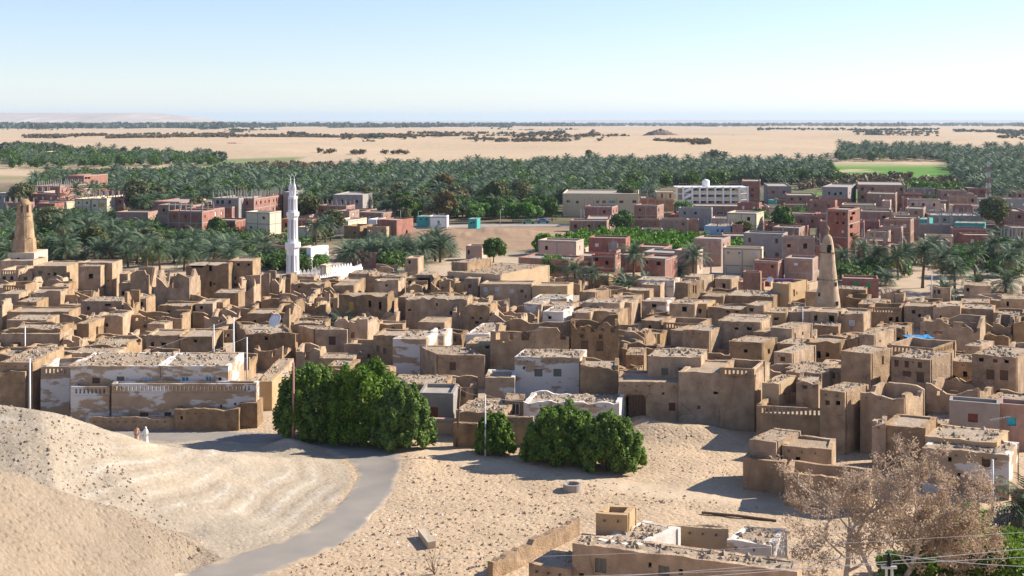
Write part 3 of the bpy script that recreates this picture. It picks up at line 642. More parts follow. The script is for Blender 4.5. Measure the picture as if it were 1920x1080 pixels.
rows('B3', [
 (402,866,306,276,6.0,4,'wR','F 573 417 58 56 g;F 709 417 58 56 g','two-storey house with flaking whitewash and two grey shutters, dish mast on its roof'),
 (190,402,452,-4,4.2,4,'wn','F 350 575 20 16 h','lower wing with streaked whitewash joined to the two-shuttered house'),
 (466,1150,622,575,3.3,4,'WR','','low whitewashed house with rubble roof behind the bushy trees'),
 (0,322,702,615,2.6,6,'aR','',None),
 (-40,132,782,-.6,950,8,'a','','dark mud wall with a stencilled number beside the small tree'),
 (330,535,737,-.6,938,8,'a','F 362 820 50 100 d','mud wall with a brown door between the two bushy trees'),
 (330,465,615,-3,3.0,4,'a','F 408 680 60 90 k',None),
 (872,1145,372,-5,5.6,6,'aj','F 1030 345 14 26 h','stepped dark mud-brick gable house beside the arched gate wall'),
 (1148,1738,482,-6,4.7,6,'mn','F 1533 662 46 60 r;F 1268 668 150 236 o','smooth tan gate wall with a deep arched doorway above the sand bank'),
 (1357,1736,302,280,6.8,6,'mR','F 1480 410 48 52 g;F 1604 412 50 62 g','square upper storey with two grey shutters above the arched gate wall'),
 (228,792,92,38,7.0,6,'rm','F 282 155 32 55 h;F 376 157 32 58 h;F 478 155 55 60 s;F 750 157 40 45 s','large two-storey roofless mud house with four tall windows and wavy wall top'),
 (806,1150,55,-6,7.8,4,'ra','F 826 105 26 36 h;F 893 110 16 24 h;F 963 105 28 38 s;F 1034 110 14 22 h;F 1105 108 26 38 h;F 883 158 18 30 h;F 907 158 18 30 h;F 1020 158 16 32 h;F 1043 158 16 32 h;F 905 225 50 76 s;F 1015 225 50 76 s;F 1120 225 50 76 s','tall facade ruin with three rows of niches and shuttered openings, thick broken right edge'),
 (55,308,207,178,4.3,6,'yR','F 203 236 14 16 h',None),
 (312,604,235,222,4.2,6,'yc','',None),
 (1200,1330,290,-5,3.2,10,'aR','',None),
 (1190,1330,125,-4,3.4,14,'rm','',None),
])
rows('B4', [
 (-30,520,412,330,5.9,12,'mn','F 237 563 28 20 h;F 330 530 18 28 h;F 390 530 18 28 h;F 448 533 16 32 h;F 340 592 32 38 p;F 422 600 32 42 p','high blank tan house wall with three slits and two pale blocked windows'),
 (268,515,380,332,6.6,12,'mbB','','baluster-railed roof terrace on the high blank tan house'),
 (530,1078,652,560,3.9,13,'mbBn','F 988 890 18 36 h','long baluster terrace house with a white plaster patch at its corner'),
 (570,692,492,462,5.3,22,'yR','R 735 588 16 36 h','small orange-plastered room with bright side wall behind the baluster terrace'),
 (815,975,482,-5,5.6,18,'mj','F 880 517 26 34 s',None),
 (985,1165,542,500,6.0,30,'mR','F 1040 632 28 32 s;F 1115 635 28 32 h','narrow tower house with reddish roof edge and a satellite dish'),
 (1275,1590,562,490,5.8,24,'mcj','','curved roofless court house with broken parapet beside the narrow tower house'),
 (0,190,108,85,4.2,22,'m','R 110 148 18 24 h','pale house with lit side wall behind the stick fence'),
 (340,570,192,180,4.2,22,'m','F 452 260 26 24 h;R 620 265 26 36 h',None),
 (655,785,270,215,4.0,26,'m','F 718 318 32 34 s','small mud house with whitish window surround in the dense quarter'),
 (505,640,125,112,4.0,26,'m','F 590 170 30 34 s','pale cube house with one brown window beside the taller lit house'),
 (630,785,92,55,4.8,28,'m','R 808 160 14 60 d;R 862 135 12 26 h','taller pale house with sunlit doorway wall in the dense quarter'),
 (255,560,45,20,5.0,16,'m','F 387 100 26 16 h;F 478 102 34 22 h',None),
 (735,935,385,345,3.8,22,'mR','',None),
 (1005,1185,385,360,3.8,20,'m','F 1015 440 20 40 h;F 1078 440 26 36 h',None),
 (570,850,385,-3,3.6,16,'rm','',None),
 (680,860,205,195,3.6,24,'mR','',None),
 (880,1130,185,165,4.0,22,'mj','',None),
])
rows('B5', [
 (600,815,262,230,6.6,32,'m','R 903 330 20 60 h','tall tower house with a broad sunlit side and one slit window'),
 (962,1242,302,252,6.6,30,'maR','F 1000 345 22 54 s;F 1073 355 22 50 s;F 1167 358 22 50 s;F 1075 425 50 40 s;F 1170 450 46 74 s','dark square three-windowed house roofed with sticks'),
 (930,1262,215,165,6.0,30,'mbB','','baluster-railed roof terrace with a blue tarpaulin'),
 (1540,1858,285,225,6.8,28,'maR','F 1608 318 28 38 h;F 1708 325 28 38 s;F 1790 330 26 38 h;F 1673 430 48 72 s;F 1771 435 50 72 s;F 1634 562 26 38 h;F 1728 565 26 38 h','dark two-storey mud house with seven windows in three rows'),
 (1210,1585,500,470,4.6,26,'rm','F 1305 565 22 34 h;F 1410 570 28 30 h','roofless walls with rounded broken top below the seven-windowed house'),
 (1378,1740,632,603,4.4,22,'Gf','F 1548 742 60 62 r','long grey rendered house with a pink shuttered window'),
 (1742,1960,655,615,4.2,22,'qf','F 1826 768 58 60 c','brown brick wing with a bright cyan window'),
 (1640,1960,600,560,4.0,26,'mj','',None),
 (1362,1540,330,300,4.0,26,'mR','F 1422 358 16 14 h',None),
 (205,470,412,352,4.0,24,'mR','',None),
 (470,645,385,355,4.2,24,'m','F 478 440 22 40 h;F 542 440 28 36 h',None),
 (640,720,155,95,4.5,28,'mj','',None),
 (725,838,140,92,4.8,28,'mR','R 880 190 14 16 h','mud house with a dark torn awning on its roof edge'),
 (1170,1345,40,10,4.6,18,'rm','','corner ruin wall with a pale ragged left edge'),
 (960,1100,440,420,3.6,28,'rm','',None),
 (1490,1600,222,195,4.4,28,'mR','',None),
])
rows('A1', [
 (0,300,285,255,4.8,0,'mn','',None),
 (302,600,333,290,5.4,0,'mn','F 495 412 28 44 h;F 365 390 36 36 g','tan house with one dark window beside the old mud minaret'),
 (712,905,333,296,6.0,0,'mR','F 818 422 40 44 h;F 817 577 26 40 h','two-storey cube house with two dark windows, one above the other'),
 (705,1010,302,285,6.3,3,'mn','','sunlit-sided house rising behind the two-windowed cube house'),
 (0,165,368,335,4.8,0,'mb','F 38 440 28 34 h;F 106 440 28 34 h','old house with a balustered roof and two dark square windows'),
 (165,290,345,-4,5.2,0,'rmJ','',None),
 (280,560,450,425,4.2,0,'rmJ','',None),
 (25,225,505,485,4.0,0,'mb','',None),
 (0,170,582,565,3.6,0,'m','F 50 640 14 20 h',None),
 (150,330,655,635,3.2,0,'mR','',None),
 (272,545,560,545,4.0,-4,'mj','',None),
 (62,620,745,722,3.2,0,'mn','',None),
 (565,800,570,545,3.4,0,'rmJ','',None),
 (732,1098,648,622,3.6,0,'maR','F 795 712 16 34 h;F 970 680 56 20 h;F 835 752 22 16 h','dark long mud house with a wide gap under its roof beam'),
 (1112,1190,575,-3,6.4,6,'rmJ','','thin spire-like fragment of a collapsed mud wall'),
 (1186,1316,618,592,4.2,0,'mj','F 1235 672 12 34 h;F 1275 672 12 34 h','ruined pale house with two slits beside the spire-like fragment'),
 (1405,1705,385,345,6.8,0,'raJ','F 1575 490 46 80 h','tall gutted two-storey ruin with one big gaping opening'),
 (1172,1340,375,350,6.0,0,'rmJ','',None),
 (1432,1722,690,672,3.4,0,'mj','',None),
 (1172,1636,778,765,3.4,0,'rm','F 1228 808 16 36 h;F 1312 808 16 36 h;F 1410 808 12 34 h;F 1505 805 16 30 h;F 1310 872 40 30 s;F 1405 875 40 34 s;F 1505 878 40 34 s','row-windowed ruin with streaked plaster and a crumbled right end'),
 (690,800,850,790,3.8,4,'m','R 728 970 10 40 h','sunlit house end with an arched doorway'),
 (858,1105,780,762,4.0,0,'mj','F 960 862 14 30 h;F 1076 850 28 20 h;F 1076 885 28 20 h',None),
 (808,880,850,-4,3.4,0,'ra','F 842 910 60 60 h',None),
 (1760,1915,672,640,3.6,0,'mn','F 1812 704 24 30 h;F 1900 706 20 30 h',None),
 (60,420,820,795,3.4,0,'mR','',None),
 (1075,1150,402,395,4.6,0,'mn','',None),
 (1070,1230,490,478,3.6,0,'m','',None),
 (465,590,505,495,4.0,0,'mj','',None),
])
rows('A2', [
 (235,450,285,258,7.0,2,'mn','F 322 318 30 24 h;F 415 318 26 20 h;F 293 440 20 34 s;F 295 500 40 30 s','tall two-storey house with upper openings at the edge of the palms'),
 (-150,234,312,285,6.8,2,'maj','F 70 345 30 60 h;F 150 310 20 40 h;F 72 490 12 44 h;F 105 490 20 20 s','tall dark mud house with broken roofline beside the palm grove'),
 (322,460,440,-4,5.6,6,'rmJ','F 388 470 46 34 h','leaning ruin slab with one square opening'),
 (480,602,400,-4,5.6,6,'raJ','',None),
 (602,690,450,-4,4.6,8,'rmJ','',None),
 (635,790,408,395,5.0,4,'raJ','',None),
 (792,1095,490,478,4.2,4,'mj','F 870 518 24 14 h',None),
 (690,1010,560,-4,3.8,4,'rmJ','',None),
 (1012,1180,545,-4,3.8,6,'rmJ','',None),
 (690,842,645,608,4.2,4,'raR','F 760 690 100 80 h','collapsing mud house under a sagging palm-log roof'),
 (905,1060,620,600,3.8,8,'rmJ','',None),
 (985,1110,680,-3,3.2,8,'rmJ','',None),
 (1110,1225,730,-3,3.0,8,'rmJ','',None),
 (1226,1662,592,575,5.4,4,'maj','F 1335 690 42 74 y;F 1505 670 24 60 h;F 1597 690 26 70 h','wide mud-brick house with scalloped wall top and ochre window'),  # first window: ochre light in the opening is painted as a yellow pane
 (1762,1925,612,600,4.6,4,'ma','F 1862 725 20 24 h',None),
 (400,732,758,745,3.2,0,'mn','',None),
 (0,182,662,645,3.4,0,'m','F 78 705 16 26 h',None),
 (1545,1760,455,430,4.6,6,'mj','F 1655 505 18 18 h',None),
 (1310,1500,400,375,4.6,6,'maR','F 1385 450 30 16 h;F 1475 455 14 16 h',None),
 (1500,1770,412,385,4.4,6,'maR','',None),
 (1172,1360,505,488,4.0,6,'m','',None),
 (1230,1395,470,462,4.0,6,'mn','',None),
 (100,320,575,560,4.2,0,'ma','F 208 635 22 16 h;F 70 600 10 10 h',None),
 (1365,1540,880,865,2.8,6,'rm','',None),
 (1425,1740,770,-4,3.0,6,'rmJ','',None),
 (1570,1800,850,-3,2.8,4,'m','F 1718 900 26 30 h',None),
 (790,1100,850,815,3.0,0,'mR','',None),
 (195,460,700,-4,3.0,0,'rm','',None),
])
rows('A3', [
 (0,112,262,250,5.6,4,'mn','F 38 295 20 30 h','lone square tower room with a slit window beside young palms'),
 (378,858,380,300,5.2,26,'yR','F 445 350 34 44 y;F 628 366 56 36 s;F 752 375 50 44 w;F 805 375 46 44 w;R 892 372 20 32 w;R 965 365 10 36 h;R 995 362 26 34 y;R 1062 345 12 20 y;R 1105 340 12 20 h','long cream brick house with yellow shutters and white doors on its verandah'),
 (415,560,295,262,6.6,26,'mR','',None),
 (672,1135,492,478,4.2,4,'mn','F 720 540 34 38 p;F 827 540 34 38 p;F 958 558 30 32 p;F 1050 556 30 28 s','long tan house with pale blue windows and white skirting'),
 (1142,1455,508,495,4.2,6,'yn','F 1248 580 36 36 y;F 1385 582 20 30 e','ochre house with a yellow window and white pole at its front'),
 (90,240,410,392,4.4,4,'ma','F 165 490 120 110 h','open-fronted mud barn with a wide dark bay'),
 (300,446,455,420,4.4,4,'mj','F 288 520 20 40 h',None),
 (530,655,445,410,4.6,6,'ma','F 580 512 30 36 s','narrow mud house with one shuttered window between yard walls'),
 (455,528,485,-3,3.8,6,'y','F 462 520 16 36 h',None),
 (0,555,618,598,5.0,4,'mj','F 38 725 20 18 h;F 228 705 16 12 h;F 323 735 12 12 h;F 415 752 24 36 h;F 380 797 30 34 h;F 445 797 28 28 h;F 412 838 26 20 h;F 483 838 26 20 h','very long mud wall house with many small scattered holes'),
 (556,760,682,660,4.8,6,'mj','F 647 762 26 28 y;F 607 798 18 24 s;F 680 800 18 24 s;F 645 838 28 20 h','mud house end with a collapsed bright sunlit corner'),
 (1236,1420,742,700,3.6,8,'WR','F 1300 795 30 28 h','small bright whitewashed hut with gravel roof'),
 (1066,1222,672,655,3.8,8,'wR','F 1130 690 14 14 h','flaking whitewashed house beside the small white hut'),
 (1566,1710,562,540,3.8,24,'mn','F 1655 627 30 34 b','house with a blue door and long white sunlit side wall'),
 (1592,1925,658,645,3.8,10,'mR','F 1665 708 28 26 h;F 1740 710 24 24 h;F 1855 710 20 14 h',None),
 (541,755,945,852,3.4,6,'WR','F 655 988 18 16 h','white shed with sagging gravel roof in blue shade'),
 (-10,190,990,935,3.4,4,'WR','','white-walled hut below the long wall with holes'),
 (190,345,945,900,3.6,4,'WR','',None),
 (115,350,838,822,3.2,4,'m','',None),
 (1500,1660,750,720,3.4,10,'m','',None),
 (1645,1900,735,722,3.4,16,'mR','',None),
 (1145,1450,622,610,3.0,6,'WR','',None),
 (1245,1495,690,665,3.4,8,'mR','',None),
 (905,1160,730,710,3.2,8,'rmJ','',None),
 (770,910,655,-4,3.4,6,'rmJ','',None),
 (20,150,500,485,3.8,2,'rm','',None),
])
rows('A4', [
 (962,1105,445,420,4.0,16,'m','F 1043 510 26 38 h','plain mud cube with one dark window beside the laundry yard'),
 (1172,1400,472,440,3.8,16,'yc','','walled yard house with rugs hung over its parapet'),
 (1215,1372,395,380,6.0,16,'qf','','brown brick upper room above the laundry yard'),
 (1482,1630,487,450,5.2,26,'yc','R 1676 575 22 60 h;R 1700 575 10 30 h','tall sunlit ochre house with rugs on its roof parapet'),
 (1046,1482,595,548,3.6,14,'maR','F 1160 630 44 12 b;F 1370 635 44 12 b','long low dark house with gravel roof and blue shutters'),
 (845,1032,602,585,3.6,12,'ma','F 886 640 32 34 c','shaded mud house with a bright blue window'),
 (552,776,668,645,4.2,14,'mR','F 688 718 40 46 h','mud house with a big black window opening in the middle of the village'),
 (778,886,672,655,4.0,14,'y','F 825 735 32 38 h','small orange-tan annex with one dark window'),
 (895,1240,702,685,3.6,14,'mj','F 905 750 20 30 h;F 1080 742 26 16 h;F 1160 742 26 16 h',None),
 (1246,1398,682,660,4.2,16,'m','F 1290 727 34 28 h;F 1290 693 12 10 h',None),
 (1402,1600,745,705,3.4,16,'yR','',None),
 (1602,1755,730,700,3.6,18,'mR','',None),
 (1750,1920,742,715,3.8,18,'m','F 1868 800 26 44 h',None),
 (990,1370,820,765,3.8,14,'mR','F 1160 905 34 26 h;F 1270 900 44 34 h',None),
 (495,840,838,820,3.2,14,'mb','','low courtyard wall with a row of small arched balusters'),
 (565,730,908,880,3.8,24,'m','R 812 955 22 30 h;R 890 985 20 50 d','pale lit house above the stick fence with a small door'),
 (1310,1474,940,912,3.6,26,'m','F 1412 985 30 40 s',None),
 (1462,1652,892,845,4.4,28,'m','R 1688 975 12 70 d;R 1755 940 16 36 h',None),
 (0,205,660,640,3.4,12,'m','F 112 745 24 34 h;F 30 712 18 10 h;F 110 712 18 10 h',None),
 (22,225,605,585,3.6,14,'m','F 70 640 10 20 h;F 180 640 10 20 h',None),
 (302,525,648,628,3.2,12,'w','F 415 688 40 30 h','small chalky white hut with one dark opening'),
 (602,720,482,455,4.4,26,'maR','R 770 540 12 70 h;R 790 540 12 70 h','mud house with two tall slit doors on its sunlit side'),
 (690,825,425,412,4.6,26,'m','',None),
 (262,590,455,440,3.2,10,'wR','F 362 500 10 20 h;F 440 500 10 20 h','long shaded whitish shed behind the palms'),
 (830,1055,560,525,3.2,14,'rm','',None),
 (1715,1800,490,470,4.4,26,'y','',None),
 (1775,1880,560,540,3.8,26,'m','R 1815 575 20 26 h',None),
 (145,330,920,905,3.4,14,'rmJ','',None),
 (1100,1240,930,-4,3.4,14,'rm','',None),
 (1090,1390,1010,985,3.0,14,'mR','',None),
 (1385,1720,1025,1005,3.0,16,'mR','',None),
 (300,480,820,800,3.0,14,'mn','',None),
])
rows('A5', [
 (0,240,742,712,4.0,18,'mn','F 45 800 30 50 h;F 188 805 46 54 h','tan house with dark doorless openings in front of the round minaret'),
 (242,470,748,715,4.0,18,'mR','F 258 822 44 34 h;F 370 845 46 54 p',None),
 (985,1520,805,765,5.0,18,'rm','F 1268 865 22 40 h;F 1378 867 20 40 h;F 1462 867 24 40 h;F 1032 935 12 24 h;F 1068 937 12 24 h;F 1115 938 12 24 h;F 1168 938 12 24 h','wide gutted house front with a row of tiny holes and three windows'),
 (1642,1800,808,785,4.4,18,'raJ','',None),
 (1825,1960,825,800,4.4,18,'rm','',None),
 (432,572,935,885,4.2,28,'maR','R 622 1005 16 20 h',None),
 (150,425,985,955,3.4,22,'mj','',None),
 (0,110,1010,985,3.2,22,'rm','',None),
 (285,612,450,420,3.2,14,'kfn','F 300 482 30 46 e;F 403 492 36 46 e;F 522 502 34 46 e','low dark brick house with green shutters and flat white roof'),
 (520,815,700,690,3.2,12,'mb','',None),
 (840,1105,690,665,3.4,12,'mn','F 965 690 20 14 h',None),
 (1105,1345,688,670,4.0,12,'mj','',None),
 (1350,1640,712,680,3.4,14,'mR','',None),
 (1645,1925,755,725,3.4,14,'mR','',None),
 (1715,1925,625,600,3.2,14,'m','',None),
 (640,840,880,860,3.2,20,'mj','',None),
 (1350,1610,660,640,2.8,10,'mR','',None),
 (655,750,560,-3,3.0,8,'rm','',None),
 (755,838,560,-3,3.0,8,'rm','',None),
 (430,660,672,655,2.8,10,'mR','',None),
])
rows('D4', [
 (232,480,378,-5,560,24,'mcn','','low yard wall stepping down beside the small brick cube'),
 (268,430,268,235,4.0,26,'ma','F 360 298 16 16 h','small dark brick cube with a white sunlit side on the sand'),
 (465,760,305,-4,3.6,20,'mn','',None),
 (480,985,470,-4,2.8,20,'mc','','long walled yard behind the dry trees'),
 (1062,1312,182,130,4.4,20,'mn','','flat white-roofed house behind the dry trees'),
 (1000,1062,168,-3,4.6,20,'mj','',None),
 (1316,1738,252,190,4.2,22,'yR','','gravel-roofed ochre house with a bright white gable'),
 (1300,1812,318,265,3.8,20,'wR','F 1680 408 44 50 s','long flaking whitewashed house behind the dry trees with a white pole in front'),
 (1830,1960,560,530,3.0,24,'mR','',None),
])
rows('D3', [
 (550,1890,888,-2.1,4.2,21,'mR','F 718 1018 66 86 g;F 1095 1050 64 60 g','big near house with rubble-edged roof and shuttered windows below the power lines'),
 (700,925,866,735,4.19,30,'WR','','rear wing with a white sunlit side facing the near courtyard'),
 (1120,1480,778,-.8,4.0,14,'yn','','ochre courtyard wall behind the big near house'),  # warm bounced light is put into this wall's ochre colour
 (690,880,712,660,5.4,10,'yc','','open-topped stair room at the back of the big near house'),
 (1470,1735,872,775,4.3,18,'WR','','gravel-topped white room at the end of the near courtyard'),
 (290,545,1010,920,2.6,21,'mR','','low lean-to with a gravel roof at the side of the big near house'),
])

def arch_door():
    # fill the square cut of the gate wall with an arched surround, a recessed tympanum and a plank door
    r = next(o for o in bpy.data.objects if str(o.get('label','')).startswith('smooth tan gate wall')); q = P(860+1148/3.83, 590+482/3.83, 4.7)
    a = math.radians(6); e = Vector((math.cos(a),-math.sin(a),0)); n = Vector((-math.sin(a),-math.cos(a),0)); A = Vector((q.x,q.y,0))
    def hit(px,py):
        px = 860+px/3.83; py = 590+py/3.83; dr = Vector(((px-960)/F,1,-(py-HY)/F)); t = (A.x*n.x+A.y*n.y)/(dr.x*n.x+dr.y*n.y); h = Vector((dr.x*t,t,HC+dr.z*t)); return (h-A).dot(e), h.z
    u0,zt = hit(1190,545); u1,_ = hit(1346,545); zb = -.2; uc = (u0+u1)/2; R = (u1-u0)/2; zs = zt-R*.95; mb = MB(); k = 14
    for sd in (-1,1):
        prev = None
        for i in range(k+1):
            t = math.pi/2*i/k; uu = uc+sd*R*math.cos(t)*.97; zz = zs+R*.93*math.sin(t)
            cur = (uu,zz)
            if prev:
                for dpt in (0,):
                    P4 = [(prev[0],prev[1]),(cur[0],cur[1]),(cur[0],zt+.08),(prev[0],zt+.08)]
                    f3 = [A+e*x-n*(.04)+Vector((0,0,z)) for x,z in P4]; b3 = [A+e*x-n*.40+Vector((0,0,z)) for x,z in P4]; mb.add([p[:] for p in f3+b3],[(0,1,2,3),(7,6,5,4),(0,4,5,1)])
            prev = cur
    part(mb,'arch_surround',MUD,r)
    m = MB(); c = A+e*uc-n*.36; c.z = (zs+.5+zt)/2; m.box(c,e*(R+.02),n*.03,Vector((0,0,(zt-zs-.5)/2+.05))); part(m,'tympanum',MUD,r)
    d = MB(); c = A+e*(uc+.25)-n*.5; c.z = (zb+zs+.5)/2
    for i in range(6): d.box(c+e*(-R*.7+i*R*.28),e*R*.13,n*.04,Vector((0,0,(zs+.5-zb)/2-.03))); 
    part(d,'door',WOOD,r); l = MB(); c = A+e*uc-n*.3; c.z = zs+.5; l.box(c,e*(R+.05),n*.1,Vector((0,0,.08))); part(l,'lintel',WOOD,r)
arch_door()
# ---------------------------------------------------------------- newer quarter (brick, concrete, render)
rows('C1', [
 (500,630,520,505,10.0,10,'kn','F 560 570 30 40 h;R 645 590 12 18 w;R 688 595 10 20 w;R 645 535 10 14 h;R 668 535 10 14 h','red brick tower house with an open top floor beside palms'),
 (172,330,640,600,6.0,8,'uo','auto'), (240,450,600,580,7.5,8,'ko','auto'), (360,495,625,605,5.5,8,'k','auto'),
 (700,745,625,600,5.0,14,'k','auto'), (560,680,695,670,5.0,12,'Co','auto s'), (682,800,692,665,5.2,12,'C','F 708 742 20 16 h;F 765 738 40 30 y','yellow balcony house between a dark tree and roof columns'),
 (800,930,690,665,5.0,10,'ko','auto'),
 (1140,1345,715,690,5.8,14,'k','F 1200 740 20 20 h;F 1275 745 20 18 w;R 1406 738 12 16 h','brick house with pale window and arcade below beside a big dark tree'),
 (1498,1740,752,725,6.2,14,'k','F 1546 805 18 24 y;F 1597 803 14 18 w;F 1627 803 14 18 w;F 1668 806 14 20 w;F 1707 810 14 24 y;R 1806 795 14 8 h','red brick house with five small yellow and white windows'),
 (1590,1790,690,668,8.6,14,'Go','F 1632 715 20 26 h;F 1668 715 20 26 h;F 1722 715 20 26 h'), (1795,1905,692,670,8.4,14,'ko','auto'),
 (1560,1765,855,838,3.4,14,'k','F 1658 888 18 26 r;F 1733 890 18 26 r','low dark brick house with two red windows among palms'),
 (1440,1585,715,700,5.6,10,'Cn','auto'), (870,1110,795,780,3.4,6,'qf',''),
 (0,90,325,312,7.0,4,'k','auto'), (305,385,340,330,6.5,4,'C','auto'), (630,740,322,312,6.5,4,'k','auto w'), (520,610,322,310,6.0,4,'u','auto'), (860,940,338,330,5.0,4,'q',''),
 (1706,1770,272,264,7.6,6,'k','auto'),
])
rows('C2', [
 (0,70,682,660,8.0,14,'ko','auto'), (105,230,695,665,6.5,12,'G','auto'), (205,250,645,630,9.0,12,'G',''),
 (577,800,665,640,7.2,8,'G','F 645 712 16 30 h;F 682 735 30 24 h;F 757 712 16 24 h;F 635 755 60 18 t;F 782 770 26 34 t','grey two-storey house with teal shopfronts among big trees'),
 (602,700,785,775,5.4,22,'q','R 733 805 10 16 w',None),(560,690,860,835,3.6,18,'C',''),
 (907,1055,852,835,4.8,26,'kf','R 1131 940 12 26 h','square red brick house with one dark slit on its pink sunlit side'),
 (840,905,850,838,4.4,20,'xf','auto'),
 (660,780,895,880,3.4,16,'mc',''), (832,978,898,885,3.4,16,'yc',''),
 (312,380,908,890,4.0,16,'C','F 332 940 36 40 h'), (440,505,762,745,4.5,14,'u','auto'),
 (1205,1300,825,815,3.4,4,'T',''), (1300,1430,828,818,3.4,4,'x','auto e'), (1590,1655,842,835,3.2,4,'T',''),
])
rows('A2', [
 (490,745,172,155,3.6,10,'kf',''), (862,935,172,150,4.2,20,'uf',''), (935,965,172,150,4.6,30,'xf','R 1003 265 10 34 r','white-sided house end behind the white minaret'),
 (1290,1560,212,190,3.2,10,'kf',''), (1060,1100,330,320,3.6,20,'C',''),
])
rows('C3', [
 (380,952,655,625,7.6,6,'Cnf','F 415 710 8 18 h;F 428 710 8 18 h;F 490 716 20 20 r;F 640 714 26 20 r;F 692 714 30 20 r;F 752 714 46 20 t;F 820 714 30 20 r;F 918 712 30 20 r','long tan school building with brown window band behind roadside trees'),
 (1216,1925,748,728,4.0,6,'qf','F 1380 792 40 16 k;F 1433 794 52 18 k;F 1495 796 52 18 k;F 1560 797 52 18 k;F 1626 798 52 18 k;F 1690 799 52 18 k;F 1756 800 52 18 k;F 1820 800 40 18 k','long low brown building with a continuous dark window band'),
 (1722,1860,562,545,9.6,12,'k','F 1803 622 14 18 h;F 1800 665 14 18 h;F 1860 640 14 40 h','red brick block rising beside the white and yellow school'),
 (1078,1232,645,630,6.5,6,'C','F 1125 665 14 40 r;F 1187 665 14 40 r'), (960,1075,690,670,4.5,6,'ko','auto'),
 (562,735,848,820,3.4,6,'qf','F 655 885 150 26 b','low house with a bright blue painted front'),
 (858,1110,855,845,3.6,6,'qf','F 1002 903 22 26 t;F 1072 882 14 14 h'), (1117,1320,852,842,4.6,6,'q','F 1283 880 14 14 h'), (1322,1402,855,845,4.4,8,'qf',''),
 (1440,1640,895,880,4.2,10,'lo','F 1543 930 14 18 r;F 1577 930 14 18 h;F 1640 930 14 18 h;F 1675 930 14 18 r','pale blue and brick house under a forest of roof columns'),
 (975,1130,925,915,3.0,6,'u','F 1022 945 14 14 h;F 1085 945 14 14 h'), (1650,1735,890,870,5.0,10,'kf',''), (1075,1225,700,690,4.0,6,'q','auto'),
])
rows('C4', [
 (0,175,600,575,7.0,8,'G','F 38 640 14 18 h;F 120 640 14 16 h'), (0,60,700,690,4.0,6,'T',''),(65,140,698,690,4.0,6,'k',''), (142,358,668,650,5.4,10,'q','auto'),
 (406,598,605,580,8.6,22,'G','F 505 655 14 20 h;F 545 650 16 22 h;F 460 650 14 20 h;R 612 650 10 20 h','dark grey block with a sunlit white side and blue roof tank'),
 (672,1030,588,562,9.0,16,'q','auto','wide unfinished brick block with broken top-floor walls'), (742,955,655,640,6.8,20,'q','F 793 690 14 14 y;F 842 670 10 14 w;F 860 700 10 12 y','brown brick house with small yellow windows in front of the wide unfinished block'),
 (855,915,712,700,5.0,20,'u','auto'),
 (438,602,775,755,12.0,30,'k','F 520 805 14 18 h;F 569 806 14 18 h;F 520 872 14 18 h;F 565 873 14 18 h;F 488 930 70 32 w;F 560 938 16 18 w;R 640 800 50 22 h;R 625 838 40 30 h;R 625 898 40 30 h;R 625 960 40 30 h','four-storey red brick apartment block with balcony recesses'),
 (692,930,790,775,6.0,18,'q','auto'), (690,835,862,850,4.4,18,'kf','auto'), (930,1060,812,800,5.0,18,'Co','auto'),
 (1030,1165,768,750,6.2,22,'q','F 1110 795 20 20 s;F 1060 800 12 16 h'), (1222,1615,820,795,4.4,10,'Go','F 1278 850 14 20 h;F 1325 848 16 16 h;F 1390 850 14 16 h;F 1440 848 18 16 t','grey ground floor with a whole field of bare roof columns'),
 (1398,1800,748,735,5.2,8,'Cf','F 1440 775 40 20 k;F 1500 776 40 20 k;F 1560 777 30 20 k;F 1712 780 26 18 k;F 1775 780 26 18 k','long cream school wing with wide dark windows by the lattice mast'),
 (1400,1625,872,862,4.4,12,'T','','bright teal house among bare columns'), (1382,1640,918,905,3.8,14,'k','F 1455 950 20 22 u' if False else 'F 1458 950 20 22 h;F 1520 950 16 22 y;F 1598 950 18 20 h'),
 (1110,1395,888,880,3.4,10,'Go',''), (1125,1205,845,832,4.4,16,'T',''), (740,905,940,925,4.6,22,'q','F 770 968 20 22 y;F 873 968 12 16 w',None),
 (835,1000,908,895,5.0,22,'q','auto'), (598,900,1005,985,3.6,18,'uo',''), (735,1000,1035,1015,3.4,20,'ko',''),
 (105,368,985,972,4.6,14,'ko','auto'), (182,398,1040,1025,4.2,16,'Go','F 238 1068 16 14 h;F 338 1072 22 12 h'),
 (1500,1640,615,600,5.4,8,'k','auto'), (1470,1545,655,645,4.0,8,'u',''), (1840,1940,790,765,6.0,12,'k','auto'), (1790,1925,1010,985,4.6,12,'Go',''), (1780,1900,695,680,4.5,8,'k','auto'),(1860,1925,645,630,5.0,8,'q','auto'),
 (0,130,760,750,4.2,12,'C','auto'),
])
rows('A3', [
 (1018,1470,262,228,4.4,26,'qf','R 1580 300 8 20 h;R 1612 298 8 20 h;R 1652 300 12 24 h','long flat white-roofed brick house with a sunlit pink side'),
 (1676,1890,240,225,4.8,12,'k','F 1815 300 28 36 h;F 1720 270 30 30 h','deep red brick house with a dark doorway behind two young palms'), (545,690,155,140,3.2,14,'uf','F 570 205 18 40 h'),
])
